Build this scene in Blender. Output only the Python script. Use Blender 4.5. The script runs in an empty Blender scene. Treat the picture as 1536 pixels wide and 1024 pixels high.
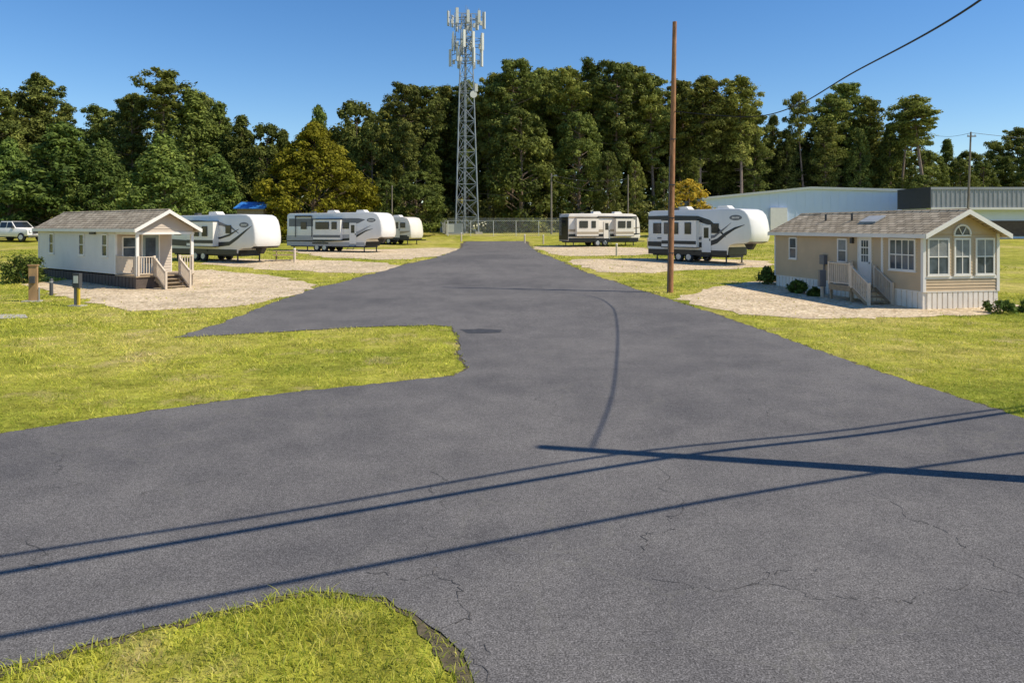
import bpy, bmesh, math, random
import numpy as np
from mathutils import Vector, Matrix
from mathutils.geometry import delaunay_2d_cdt
R=math.radians
random.seed(7); rng=np.random.default_rng(7)
scene=bpy.context.scene; COL=scene.collection
F=1109.0; CAMH=3.3; HY=340.0
# ---------------------------------------------------------------- terrain
HP=[(-1e4,0),(28,0),(40,.15),(55,.7),(75,.95),(88,1.3),(105,2.35),(120,2.6),(140,2.8),(1e4,2.8)]
def hraw(y): return float(np.interp(y,[p[0] for p in HP],[p[1] for p in HP]))
YS=[-400,-60,-10,0,6,12,20,28]+list(range(31,142,3))+[160,220,400,1200,4000]
HS=[ (hraw(y-2)+2*hraw(y)+hraw(y+2))/4 for y in YS]
def hz(y): return float(np.interp(y,YS,HS))
def g(px,py):
    lo,hi=2.0,400.0
    for _ in range(60):
        m=(lo+hi)/2
        if HY+F*(CAMH-hz(m))/m>py: lo=m
        else: hi=m
    return ((px-768)*lo/F,lo)
def at(px,py,Y): return Vector(((px-768)*Y/F,Y,CAMH+(HY-py)*Y/F))
# ---------------------------------------------------------------- materials
def newmat(name):
    m=bpy.data.materials.new(name); m.use_nodes=True
    nt=m.node_tree; b=nt.nodes['Principled BSDF']; return m,nt,b
def ramp(nt,fac,stops):
    r=nt.nodes.new('ShaderNodeValToRGB'); e=r.color_ramp.elements
    while len(e)<len(stops): e.new(.5)
    for i,(p,c) in enumerate(stops):
        e[i].position=p; e[i].color=(c[0],c[1],c[2],1) if not isinstance(c,(int,float)) else (c,c,c,1)
    nt.links.new(fac,r.inputs[0]); return r.outputs[0]
def mix(nt,f,a,b,mode='MIX'):
    m=nt.nodes.new('ShaderNodeMix'); m.data_type='RGBA'; m.blend_type=mode
    for s,v in ((m.inputs[0],f),(m.inputs[6],a),(m.inputs[7],b)):
        if hasattr(v,'links'): nt.links.new(v,s)
        elif isinstance(v,(int,float)): s.default_value=v
        else: s.default_value=(v[0],v[1],v[2],1)
    return m.outputs[2]
def coord(nt,kind='Object',scale=None):
    t=nt.nodes.new('ShaderNodeTexCoord'); o=t.outputs[kind]
    if scale:
        mp=nt.nodes.new('ShaderNodeMapping'); mp.inputs['Scale'].default_value=scale
        nt.links.new(o,mp.inputs[0]); o=mp.outputs[0]
    return o
def noise(nt,co,scale,detail=4,rough=.55,dist=0):
    n=nt.nodes.new('ShaderNodeTexNoise'); n.inputs['Scale'].default_value=scale; n.inputs['Detail'].default_value=detail
    n.inputs['Roughness'].default_value=rough; n.inputs['Distortion'].default_value=dist
    nt.links.new(co,n.inputs['Vector']); return n.outputs['Fac']
def bump(nt,b,h,s=.3,d=.02):
    n=nt.nodes.new('ShaderNodeBump'); n.inputs['Strength'].default_value=s; n.inputs['Distance'].default_value=d
    nt.links.new(h,n.inputs['Height']); nt.links.new(n.outputs[0],b.inputs['Normal'])
def simple(name,c,rough=.6,metal=0,var=.18,scale=3.0,bmp=0,streak=False):
    m,nt,b=newmat(name); b.inputs['Roughness'].default_value=rough; b.inputs['Metallic'].default_value=metal
    co=coord(nt,'Object',(1,1,.25) if streak else None)
    f=noise(nt,co,scale,5,.6)
    col=ramp(nt,f,[(.3,tuple(x*(1-var) for x in c)),(.7,tuple(min(1,x*(1+var*.6)) for x in c))])
    nt.links.new(col,b.inputs['Base Color'])
    if bmp: bump(nt,b,noise(nt,co,scale*12,4),bmp,.01)
    return m
def leafmat(name,dark,mid,light,scale=.45,h0=.488,h1=.512):
    m,nt,b=newmat(name); b.inputs['Roughness'].default_value=.75
    b.inputs['Specular IOR Level'].default_value=.15
    co=coord(nt,'Object')
    f=noise(nt,co,scale,3,.6)
    c=ramp(nt,f,[(.3,dark),(.5,mid),(.7,light)])
    gi=nt.nodes.new('ShaderNodeNewGeometry')
    rr=ramp(nt,gi.outputs['Random Per Island'],[(0,.6),(1,1.4)])
    c=mix(nt,1.0,c,rr,'MULTIPLY')
    oi=nt.nodes.new('ShaderNodeObjectInfo')
    hs=nt.nodes.new('ShaderNodeHueSaturation')
    mr=nt.nodes.new('ShaderNodeMapRange'); mr.inputs[3].default_value=.72; mr.inputs[4].default_value=1.32
    nt.links.new(oi.outputs['Random'],mr.inputs[0]); nt.links.new(mr.outputs[0],hs.inputs['Value'])
    ml=nt.nodes.new('ShaderNodeMath'); ml.operation='MULTIPLY'; ml.inputs[1].default_value=7.31; nt.links.new(oi.outputs['Random'],ml.inputs[0])
    fr=nt.nodes.new('ShaderNodeMath'); fr.operation='FRACT'; nt.links.new(ml.outputs[0],fr.inputs[0])
    mr2=nt.nodes.new('ShaderNodeMapRange'); mr2.inputs[3].default_value=h0; mr2.inputs[4].default_value=h1
    nt.links.new(fr.outputs[0],mr2.inputs[0]); nt.links.new(mr2.outputs[0],hs.inputs['Hue'])
    nt.links.new(c,hs.inputs['Color']); nt.links.new(hs.outputs[0],b.inputs['Base Color'])
    tr=nt.nodes.new('ShaderNodeBsdfTranslucent'); nt.links.new(hs.outputs[0],tr.inputs['Color'])
    ms=nt.nodes.new('ShaderNodeMixShader'); ms.inputs[0].default_value=.3
    nt.links.new(b.outputs[0],ms.inputs[1]); nt.links.new(tr.outputs[0],ms.inputs[2])
    nt.links.new(ms.outputs[0],nt.nodes['Material Output'].inputs['Surface'])
    return m
M={}
M['pine']=leafmat('pine_needles',(.075,.095,.022),(.175,.20,.042),(.33,.34,.08))
M['pine2']=leafmat('pine_needles_warm',(.085,.10,.022),(.21,.225,.042),(.38,.37,.085))
M['leaf']=leafmat('broad_leaves',(.065,.085,.02),(.145,.17,.034),(.27,.29,.06))
M['bushpine']=leafmat('young_pine_needles',(.06,.09,.022),(.13,.18,.036),(.24,.29,.06))
M['gold']=leafmat('golden_leaves',(.14,.14,.012),(.29,.27,.018),(.46,.41,.035),.7,.498,.502)
M['yellow']=leafmat('yellow_leaves',(.28,.20,.02),(.52,.37,.04),(.7,.5,.06),.45,.498,.502)
M['shrub']=leafmat('shrub_leaves',(.05,.08,.015),(.12,.17,.03),(.22,.28,.06),2)
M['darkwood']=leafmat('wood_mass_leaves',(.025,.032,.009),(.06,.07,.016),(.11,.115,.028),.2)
M['under']=leafmat('undergrowth_leaves',(.08,.09,.025),(.19,.19,.05),(.40,.34,.12),.3)
M['bark']=simple('pine_bark',(.24,.17,.12),.9,var=.4,scale=4,bmp=.5)
M['white']=simple('white_paint',(.80,.76,.69),.5,var=.06,scale=2)
M['rvwhite']=simple('rv_white_gelcoat',(.84,.81,.75),.3,var=.06,scale=1,streak=True)
M['rvcream']=simple('rv_cream_shell',(.78,.71,.60),.35,var=.08,scale=1,streak=True)
M['rvtan']=simple('rv_tan_graphic',(.40,.32,.22),.35,var=.08)
M['rvgrey']=simple('rv_grey_graphic',(.15,.155,.17),.35,var=.1)
M['rvblack']=simple('rv_black_graphic',(.014,.014,.017),.3,var=.2)
M['rvsilver']=simple('rv_silver_graphic',(.40,.40,.41),.35,var=.08)
M['rubber']=simple('tyre_rubber',(.025,.025,.025),.85)
M['steel']=simple('galvanised_steel',(.30,.33,.34),.5,.3,var=.2,scale=1.5)
M['darksteel']=simple('dark_steel',(.05,.05,.055),.5,.3)
M['alu']=simple('rim_alloy',(.5,.5,.52),.35,.8)
M['antenna']=simple('antenna_radome',(.62,.62,.56),.5,var=.08)
M['creos']=simple('brown_pole_wood',(.36,.17,.075),.85,var=.5,scale=7,bmp=.5,streak=True)
M['poleg']=simple('grey_pole_wood',(.24,.2,.16),.85,var=.35,scale=5,streak=True)
M['deckwood']=simple('weathered_deck_wood',(.36,.27,.17),.8,var=.25,scale=6)
M['brownwood']=simple('brown_post_wood',(.40,.24,.11),.8,var=.3,scale=6,streak=True)
M['paintwood']=simple('beige_painted_wood',(.66,.55,.42),.6,var=.12,scale=4)
M['concrete']=simple('concrete',(.46,.42,.34),.9,var=.2,scale=4,bmp=.2)
M['whitemetal']=simple('white_metal_wall',(.66,.76,.93),.5,var=.05,scale=.4,streak=True)
M['greymetal']=simple('grey_metal_fascia',(.34,.35,.37),.7,.0,var=.15,scale=.7)
M['darkwall']=simple('dark_metal_wall',(.05,.052,.06),.6)
M['blue']=simple('blue_sheet_roof',(.05,.24,.65),.5)
M['yellowp']=simple('yellow_paint',(.6,.42,.03),.5)
M['curtain']=simple('window_blind',(.42,.43,.42),.6,var=.2,scale=5)
M['vent']=simple('dark_vent',(.06,.06,.06),.6)
M['skirtdark']=simple('brown_skirting',(.10,.075,.06),.8,var=.25)
M['skirtlight']=simple('cream_skirting',(.80,.74,.64),.6,var=.08)
M['sidingtan']=simple('tan_lap_siding',(.58,.43,.26),.6,var=.08,scale=1.5)
M['sidinggrey']=simple('pale_lap_siding',(.74,.69,.61),.6,var=.07,scale=1.5)
M['sidinginner']=simple('porch_lap_siding',(.55,.46,.37),.65,var=.07,scale=1.5)
M['doorgreen']=simple('grey_green_door',(.28,.34,.34),.5)
M['wire']=simple('black_cable',(.012,.012,.012),.6)
M['headlight']=simple('headlight_lens',(.75,.78,.8),.1)
M['red']=simple('tail_lamp_red',(.35,.02,.02),.25)
m,nt,b=newmat('tinted_glass'); b.inputs['Base Color'].default_value=(.02,.024,.028,1); b.inputs['Roughness'].default_value=.08; M['glass']=m
m,nt,b=newmat('house_glass'); b.inputs['Roughness'].default_value=.08
c=ramp(nt,noise(nt,coord(nt,'Object'),1.3,3),[(.35,(.03,.045,.06)),(.65,(.11,.14,.17))]); nt.links.new(c,b.inputs['Base Color']); M['hglass']=m
def shingle(name,a,c2):
    m,nt,b=newmat(name); b.inputs['Roughness'].default_value=.95; b.inputs['Specular IOR Level'].default_value=.15
    co=coord(nt,'Object')
    br=nt.nodes.new('ShaderNodeTexBrick'); nt.links.new(co,br.inputs[0])
    br.inputs['Scale'].default_value=1; br.inputs['Brick Width'].default_value=.5; br.inputs['Row Height'].default_value=.2
    br.inputs['Mortar Size'].default_value=.022
    br.inputs['Color1'].default_value=(*a,1); br.inputs['Color2'].default_value=(*c2,1); br.inputs['Mortar'].default_value=(a[0]*.3,a[1]*.3,a[2]*.3,1)
    n=ramp(nt,noise(nt,co,2.2,5,.75),[(.3,.55),(.7,1.3)])
    nt.links.new(mix(nt,1,br.outputs[0],n,'MULTIPLY'),b.inputs['Base Color']); bump(nt,b,br.outputs[1],-.5,.01); return m
M['shingle']=shingle('tan_grey_shingles',(.39,.31,.205),(.57,.47,.33))
M['shingle2']=shingle('grey_brown_shingles',(.36,.29,.20),(.52,.44,.32))
# asphalt
m,nt,b=newmat('asphalt'); b.inputs['Roughness'].default_value=.92; b.inputs['Specular IOR Level'].default_value=.15
co=coord(nt,'Object')
big=noise(nt,co,.14,6,.62); mid=noise(nt,co,1.1,7,.66)
c=ramp(nt,big,[(.36,(.098,.093,.092)),(.64,(.185,.172,.158))])
c=mix(nt,.4,c,ramp(nt,mid,[(.3,(.090,.085,.084)),(.7,(.190,.177,.163))]))
sp=noise(nt,co,62,2,.85)
c=mix(nt,1,c,ramp(nt,sp,[(.32,.34),(.5,.95),(.68,2.05)]),'MULTIPLY')
sp2=noise(nt,co,20,4,.7)
c=mix(nt,1,c,ramp(nt,sp2,[(.3,.72),(.7,1.28)]),'MULTIPLY')
dn=nt.nodes.new('ShaderNodeTexNoise'); dn.inputs['Scale'].default_value=1.6; dn.inputs['Detail'].default_value=8; dn.inputs['Roughness'].default_value=.7; nt.links.new(co,dn.inputs['Vector'])
dc=mix(nt,.34,co,dn.outputs['Color'],'LINEAR_LIGHT')
vo=nt.nodes.new('ShaderNodeTexVoronoi'); vo.feature='DISTANCE_TO_EDGE'; vo.inputs['Scale'].default_value=.9; nt.links.new(dc,vo.inputs['Vector'])
cr=ramp(nt,vo.outputs['Distance'],[(0,1),(.010,.8),(.026,0)])
mask=ramp(nt,noise(nt,co,.2,3),[(.46,0),(.58,1)])
lightm=mix(nt,1,cr,mask,'MULTIPLY')
c=mix(nt,mix(nt,1,lightm,(.38,.38,.38),'MULTIPLY'),c,(.27,.255,.22))
core=ramp(nt,vo.outputs['Distance'],[(0,.8),(.003,.5),(.008,0)])
c=mix(nt,mix(nt,1,core,mask,'MULTIPLY'),c,(.05,.047,.043))
nt.links.new(c,b.inputs['Base Color']); bump(nt,b,sp,.4,.008); M['asphalt']=m
M['crack']=simple('crack_dark',(.07,.066,.062),.9,var=.7,scale=14)
M['tar']=simple('tar_dark',(.055,.054,.056),.8,var=.5,scale=8,bmp=.3)
M['soil']=simple('dark_soil',(.12,.095,.055),.95,var=.6,scale=9,bmp=.4)
m,nt,b=newmat('gravel'); b.inputs['Roughness'].default_value=.95; b.inputs['Specular IOR Level'].default_value=.1
co=coord(nt,'Object')
vo=nt.nodes.new('ShaderNodeTexVoronoi'); vo.inputs['Scale'].default_value=9; nt.links.new(co,vo.inputs['Vector'])
c=ramp(nt,vo.outputs['Color'],[(0,(.36,.26,.15)),(.5,(.68,.53,.34)),(1,(.88,.73,.51))])
n1=ramp(nt,noise(nt,co,.5,6,.7),[(.3,.72),(.65,1.1)])
c=mix(nt,1,c,n1,'MULTIPLY')
c=mix(nt,ramp(nt,noise(nt,co,1.1,6,.75),[(.58,0),(.7,.75)]),c,(.30,.29,.08))
nt.links.new(c,b.inputs['Base Color']); bump(nt,b,vo.outputs['Distance'],.7,.04); M['gravel']=m
m,nt,b=newmat('grass_ground'); b.inputs['Roughness'].default_value=.95; b.inputs['Specular IOR Level'].default_value=.05
co=coord(nt,'Object')
c=ramp(nt,noise(nt,co,.12,7,.70),[(.34,(.22,.25,.03)),(.5,(.42,.40,.06)),(.66,(.58,.48,.14))])
c=mix(nt,1,c,ramp(nt,noise(nt,co,6,6,.85),[(.3,.35),(.7,1.5)]),'MULTIPLY')
c=mix(nt,1,c,ramp(nt,noise(nt,co,1.2,4,.7),[(.3,.62),(.7,1.2)]),'MULTIPLY')
c=mix(nt,ramp(nt,noise(nt,co,.45,6,.75),[(.54,0),(.68,.7)]),c,(.52,.39,.19))
nt.links.new(c,b.inputs['Base Color']); bump(nt,b,noise(nt,co,9,5,.8),.7,.06); M['ground']=m
m,nt,b=newmat('grass_blades'); b.inputs['Roughness'].default_value=.6; b.inputs['Specular IOR Level'].default_value=.2
co=coord(nt,'Object')
c=ramp(nt,noise(nt,co,.12,7,.70),[(.34,(.38,.43,.045)),(.5,(.68,.66,.09)),(.66,(.88,.76,.20))])
c=mix(nt,ramp(nt,noise(nt,co,.45,6,.75),[(.54,0),(.68,.6)]),c,(.82,.64,.33))
c=mix(nt,1,c,ramp(nt,noise(nt,co,1.2,4,.7),[(.3,.7),(.7,1.15)]),'MULTIPLY')
gi=nt.nodes.new('ShaderNodeNewGeometry')
rr=ramp(nt,gi.outputs['Random Per Island'],[(0,(.45,.58,.4)),(.6,(1.0,1.0,1)),(.88,(1.15,1.1,1.2)),(1,(1.2,1.1,2.2))])
c=mix(nt,1,c,rr,'MULTIPLY'); nt.links.new(c,b.inputs['Base Color'])
tr=nt.nodes.new('ShaderNodeBsdfTranslucent'); nt.links.new(c,tr.inputs['Color'])
ms=nt.nodes.new('ShaderNodeMixShader'); ms.inputs[0].default_value=.4
nt.links.new(b.outputs[0],ms.inputs[1]); nt.links.new(tr.outputs[0],ms.inputs[2]); nt.links.new(ms.outputs[0],nt.nodes['Material Output'].inputs['Surface'])
M['blade']=m
# ---------------------------------------------------------------- mesh builder
class MB:
    def __init__(s): s.v=[]; s.f=[]
    def add(s,vs,fs):
        o=len(s.v); s.v+= [tuple(p) for p in vs]; s.f+=[tuple(i+o for i in f) for f in fs]; return s
    def box(s,x0,x1,y0,y1,z0,z1):
        return s.add([(x0,y0,z0),(x1,y0,z0),(x1,y1,z0),(x0,y1,z0),(x0,y0,z1),(x1,y0,z1),(x1,y1,z1),(x0,y1,z1)],
          [(0,3,2,1),(4,5,6,7),(0,1,5,4),(1,2,6,5),(2,3,7,6),(3,0,4,7)])
    def bar(s,a,b,w,h=None,up=(0,0,1)):
        a=Vector(a); b=Vector(b); d=(b-a).normalized(); u=Vector(up)
        if abs(d.dot(u))>.98: u=Vector((1,0,0))
        x=d.cross(u).normalized(); y=x.cross(d).normalized(); h=h or w
        P=[]
        for c in (a,b):
            for sx,sy in ((-1,-1),(1,-1),(1,1),(-1,1)): P.append(c+x*w/2*sx+y*h/2*sy)
        return s.add(P,[(0,1,2,3),(7,6,5,4),(0,4,5,1),(1,5,6,2),(2,6,7,3),(3,7,4,0)])
    def tube(s,pts,r,n=8,cap=True):
        pts=[Vector(p) for p in pts]; rs=r if isinstance(r,(list,tuple)) else [r]*len(pts)
        o=len(s.v)
        for i,p in enumerate(pts):
            d=(pts[min(i+1,len(pts)-1)]-pts[max(i-1,0)]).normalized()
            u=Vector((0,0,1)) if abs(d.z)<.95 else Vector((1,0,0))
            x=d.cross(u).normalized(); y=d.cross(x).normalized()
            for k in range(n):
                a=2*math.pi*k/n; s.v.append(tuple(p+x*rs[i]*math.cos(a)+y*rs[i]*math.sin(a)))
        for i in range(len(pts)-1):
            for k in range(n):
                s.f.append((o+i*n+k,o+i*n+(k+1)%n,o+(i+1)*n+(k+1)%n,o+(i+1)*n+k))
        if cap:
            s.f.append(tuple(o+k for k in range(n))[::-1]); e=o+(len(pts)-1)*n; s.f.append(tuple(e+k for k in range(n)))
        return s
    def poly(s,pts): return s.add(pts,[tuple(range(len(pts)))])
    def prism(s,prof,axis,a,b):
        n=len(prof)
        mk=(lambda p,t:(t,p[0],p[1])) if axis=='x' else ((lambda p,t:(p[0],t,p[1])) if axis=='y' else (lambda p,t:(p[0],p[1],t)))
        return s.add([mk(p,a) for p in prof]+[mk(p,b) for p in prof],[tuple(range(n))[::-1],tuple(range(n,2*n))]+[(i,(i+1)%n,(i+1)%n+n,i+n) for i in range(n)])
    def build(s,name,mat,parent=None,smooth=False,up=False,**k):
        me=bpy.data.meshes.new(name); me.from_pydata(s.v,[],s.f); me.materials.append(mat); 
        bm=bmesh.new(); bm.from_mesh(me); 
        if len(bm.faces)<60000: bmesh.ops.recalc_face_normals(bm,faces=bm.faces)
        if up:
            for fc in bm.faces:
                if fc.normal.z<0: fc.normal_flip()
        bm.to_mesh(me); bm.free()
        if smooth:
            me.polygons.foreach_set('use_smooth',[True]*len(me.polygons)); me.set_sharp_from_angle(angle=R(38))
        o=bpy.data.objects.new(name,me); COL.objects.link(o)
        if parent: o.parent=parent
        tag(o,**k); return o
def tag(o,label=None,cat=None,group=None,kind=None):
    if label: o['label']=label
    if cat: o['category']=cat
    if group: o['group']=group
    if kind: o['kind']=kind
    return o
def thing(name,label,cat,loc=(0,0,0),rz=0,group=None,scale=None):
    o=bpy.data.objects.new(name,None); COL.objects.link(o); o.location=loc; o.rotation_euler=(0,0,rz)
    if scale: o.scale=scale
    return tag(o,label,cat,group)
# ---------------------------------------------------------------- ground sheets
v=[];f=[]
XS=[-4000,-1000,-300,-100,-40,0,40,100,300,1000,4000]
for i,y in enumerate(YS):
    for x in XS: v.append((x,y,HS[i]))
n=len(XS)
for i in range(len(YS)-1):
    for j in range(n-1): f.append((i*n+j,i*n+j+1,(i+1)*n+j+1,(i+1)*n+j))
mb=MB(); mb.v=v; mb.f=f; mb.build('ground',M['ground'],up=True,kind='structure')
def densify(P,step=.35,jit=.05):
    out=[]; 
    for i in range(len(P)):
        a=np.array(P[i]); b2=np.array(P[(i+1)%len(P)]); L=np.linalg.norm(b2-a)
        st=step*max(1,a[1]/15); n=max(1,int(L/st)) if a[1]<100 and L<80 else 1
        n=min(n,120)
        for k in range(n):
            p=a+(b2-a)*k/n; 
            j=jit*max(1,min(4,p[1]/14))
            out.append((p[0]+random.uniform(-j,j),p[1]+random.uniform(-j,j)))
    return out
def smoothpoly(P):
    out=[]
    for i in range(len(P)):
        a=np.array(P[i]); b2=np.array(P[(i+1)%len(P)])
        out.append(tuple(a*.8+b2*.2)); out.append(tuple(a*.2+b2*.8))
    return out
def area(P): return .5*sum(P[i][0]*P[(i+1)%len(P)][1]-P[(i+1)%len(P)][0]*P[i][1] for i in range(len(P)))
def inside(P,pts):
    x,y=pts[:,0],pts[:,1]; r=np.zeros(len(pts),bool); n=len(P); j=n-1
    for i in range(n):
        xi,yi=P[i]; xj,yj=P[j]
        if yi!=yj:
            c=((yi>y)!=(yj>y))&(x<(xj-xi)*(y-yi)/(yj-yi)+xi); r^=c
        j=i
    return r
def sheet(name,P,mat,dz,**k):
    n=len(P); ed=[(i,(i+1)%n) for i in range(n)]
    vs,_,fs,_,_,_=delaunay_2d_cdt([Vector(p) for p in P],ed,[],0,1e-5)
    cen=np.array([[sum(vs[i].x for i in t)/3,sum(vs[i].y for i in t)/3] for t in fs]); ok=inside(P,cen)
    bm=bmesh.new(); bv=[bm.verts.new((q.x,q.y,0)) for q in vs]
    for t,kk in zip(fs,ok):
        if kk: bm.faces.new([bv[i] for i in t])
    for q in [q for q in bm.verts if not q.link_faces]: bm.verts.remove(q)
    for y in YS:
        bmesh.ops.bisect_plane(bm,geom=bm.verts[:]+bm.edges[:]+bm.faces[:],dist=1e-5,plane_co=(0,y,0),plane_no=(0,1,0))
    for q in bm.verts: q.co.z=hz(q.co.y)+dz
    for fc in bm.faces:
        fc.normal_update()
        if fc.normal.z<0: fc.normal_flip()
    me=bpy.data.meshes.new(name); bm.to_mesh(me); bm.free(); me.materials.append(mat)
    o=bpy.data.objects.new(name,me); COL.objects.link(o); tag(o,kind='structure'); return o
def px(*a): return [g(*p) for p in a]
left_up=px((700,362),(690,373),(650,388),(570,408),(480,431),(400,458),(335,484),(262,507))
med=px((330,503),(420,498),(520,492),(600,489),(650,488),(678,490),(687,505),(690,530),(702,555),(680,564),(600,573),(480,585),(350,600),(150,628),(0,652))
e=np.array(med[-1]); d=(e-np.array(med[-3])); d/=np.linalg.norm(d)
lroad=[tuple(e+d*40)]
fg=px((0,1005),(150,965),(300,925),(420,897),(470,888),(520,888),(575,900),(620,920),(655,955),(690,985),(715,1024))
lroad2=[tuple(np.array(fg[0])+d*40)]
right=px((1536,628),(1400,585),(1280,545),(1150,498),(1080,474),(1000,448),(925,424),(862,403),(812,381),(788,362))
road0=left_up+med+lroad+lroad2+fg+[(-.15,4),(0,-30),(11,-30),(9.8,4)]+right
road=densify(road0,.18,.045)
sheet('asphalt_road',road,M['asphalt'],.016)
sgn=1 if area(road)>0 else -1; mb=MB()
for i in range(len(road)):
    a=Vector(road[i]); c=Vector(road[(i+1)%len(road)]); L=(c-a).length
    if L>3 or L<1e-4 or a.y>98: continue
    t=(c-a)/L; nn=Vector((t.y,-t.x))*sgn; wd=random.uniform(.02,.12)*max(1,a.y/22); wi=.05
    z0=.0035+.0012*(i%5)
    q=[a-nn*wi-t*.01,c-nn*wi+t*.01,c+nn*wd,a+nn*wd*random.uniform(.6,1.2)]
    mb.poly([(p.x,p.y,hz(p.y)+z0) for p in q])
mb.build('road_edge_soil',M['soil'],up=True,kind='structure')
soilP=densify(px((600,909),(655,955),(690,985),(716,1028),(690,1028),(664,990),(632,950)),.1,.04)
sheet('bare_soil_patch',soilP,M['soil'],.0105)
gravs=[
 [(30,424),(120,420),(285,404),(400,411),(478,428),(440,442),(380,459),(260,464),(175,466),(110,446)],
 [(285,388),(420,389),(520,391),(612,398),(560,411),(470,408),(330,400)],
 [(420,374),(560,374),(694,371),(668,384),(600,390),(480,386)],
 [(796,368),(960,371),(1000,377),(970,383),(848,385),(815,379)],
 [(850,389),(980,387),(1150,391),(1165,400),(1060,405),(960,410),(885,408)],
 [(1010,446),(1085,428),(1170,418),(1330,420),(1560,462),(1500,470),(1400,475),(1230,479),(1130,474),(1060,462)]]
GR=[]
for q in gravs:
    P=densify(smoothpoly(px(*q)),.3,.14); GR.append(P); sheet('gravel_pad',P,M['gravel'],.0102+.0006*len(GR))
sheet('concrete_path',px((-60,470),(38,472),(42,477),(-60,480)),M['concrete'],.015)
def strip(mb,pts,w,dz=.0185,wob=.05):
    P=[]
    for i in range(len(pts)-1):
        a=np.array(pts[i]); b2=np.array(pts[i+1]); L=np.linalg.norm(b2-a); k=max(1,int(L/.05))
        for j in range(k): P.append(a+(b2-a)*j/k+rng.normal(0,wob*.5,2)+.12*np.array((math.sin(j*.31+i),math.cos(j*.23+i*2)))*min(1,j/8,(k-j)/8))
    P.append(np.array(pts[-1]))
    for i in range(len(P)-1):
        if random.random()<.15: continue
        a,b2=P[i],P[i+1]; t=b2-a; t/=max(1e-6,np.linalg.norm(t)); nn=np.array((-t[1],t[0]))
        w0=w*random.uniform(.2,1.3)
        q=[a+nn*w0/2,a-nn*w0/2,b2-nn*w0/2,b2+nn*w0/2]
        mb.poly([(p[0],p[1],hz(p[1])+dz+random.uniform(0,.002)) for p in q])
cl=[[(548,860),(600,872),(650,862),(690,880),(705,930),(735,985)],[(650,862),(640,820),(665,760),(650,700)],[(705,930),(650,948)],
           [(960,870),(1060,885),(1120,880),(1250,855)],[(1120,880),(1300,900),(1536,890)],[(980,700),(1020,750),(1010,790),(960,830)],
           [(1300,740),(1400,790),(1460,830),(1536,870)],[(1060,560),(1120,590),(1180,640)],[(0,735),(60,733),(150,722)],[(40,815),(60,850),(90,866)],
           [(200,745),(320,720),(450,695)],[(720,560),(800,590),(860,640)],[(1180,540),(1100,550),(1040,530)],[(690,985),(730,1024)],[(80,680),(90,700),(75,715)]]
mb=MB()
for pl in cl: strip(mb,px(*pl),.0075)
mb.build('asphalt_cracks',M['crack'],up=True,kind='structure')
sheet('tar_patch',densify(px((690,495),(720,494),(755,496),(748,500),(705,501)),.1,.04),M['tar'],.022)
# ---------------------------------------------------------------- grass blades
def blades(x0,x1,y0,y1,n,h,w,near=False):
    p=np.column_stack([rng.uniform(x0,x1,n),rng.uniform(y0,y1,n)])
    vis=np.abs(p[:,0])/np.maximum(p[:,1],.1)<.76
    p=p[vis]; p=p[~inside(road,p)]
    for P in GR: p=p[~inside(P,p)|(rng.random(len(p))<.03)]
    if near: p=p[~inside(soilP,p)|(rng.random(len(p))<.55)]
    dens=np.sin(p[:,0]*1.3+np.sin(p[:,1]*1.7)*1.5)*np.sin(p[:,1]*1.1+1)+rng.normal(0,.8,len(p))
    p=p[dens>-.95]; k=len(p)
    z=np.interp(p[:,1],YS,HS); a=rng.uniform(0,2*math.pi,k); la=rng.uniform(0,2*math.pi,k)
    hh=h*rng.uniform(.4,1.4,k)*(1+.35*np.sin(p[:,0]*2.3+p[:,1]*1.9)); ww=w*rng.uniform(.6,1.4,k); ln=hh*rng.uniform(.4,1.5,k)
    dx,dy=np.cos(a)*ww/2,np.sin(a)*ww/2; lx,ly=np.cos(la)*ln,np.sin(la)*ln
    B=np.column_stack
    if near:
        V=np.stack([B([p[:,0]-dx,p[:,1]-dy,z]),B([p[:,0]+dx,p[:,1]+dy,z]),
           B([p[:,0]+dx*.8+lx*.4,p[:,1]+dy*.8+ly*.4,z+hh*.65]),B([p[:,0]-dx*.8+lx*.4,p[:,1]-dy*.8+ly*.4,z+hh*.65]),
           B([p[:,0]+lx*1.15,p[:,1]+ly*1.15,z+hh*.95])],1).reshape(-1,3)
        i=np.arange(k)*5; F4=np.column_stack([i,i+1,i+2,i+3]); F3=np.column_stack([i+3,i+2,i+4])
        return V,F4.tolist()+F3.tolist()
    V=np.stack([B([p[:,0]-dx,p[:,1]-dy,z]),B([p[:,0]+dx,p[:,1]+dy,z]),B([p[:,0]+lx,p[:,1]+ly,z+hh])],1).reshape(-1,3)
    i=np.arange(k)*3; return V,np.column_stack([i,i+1,i+2]).tolist()
VV=[];FF=[];o=0
for args in [(-7,.1,4.6,9,60000,.058,.0085,True),(-16,0,10,17,42000,.055,.015),(-17,0,17,27,36000,.06,.024),(-30,-7,24,42,36000,.07,.04),(-50,-5,42,75,24000,.08,.08),
             (8,18,11.5,20,32000,.055,.016),(8,22,20,30,22000,.06,.026),(6,24,30,48,22000,.07,.045),(2,34,48,85,18000,.09,.09)]:
    V,Fc=blades(*args); VV.append(V); FF+=[tuple(q+o for q in t) for t in Fc]; o+=len(V)
me=bpy.data.meshes.new('grass'); me.from_pydata(np.vstack(VV).tolist(),[],FF); me.materials.append(M['blade'])
go=bpy.data.objects.new('grass',me); COL.objects.link(go); tag(go,'short yellow green grass growing on the verges and lawns beside the asphalt','grass',kind='stuff')
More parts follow.
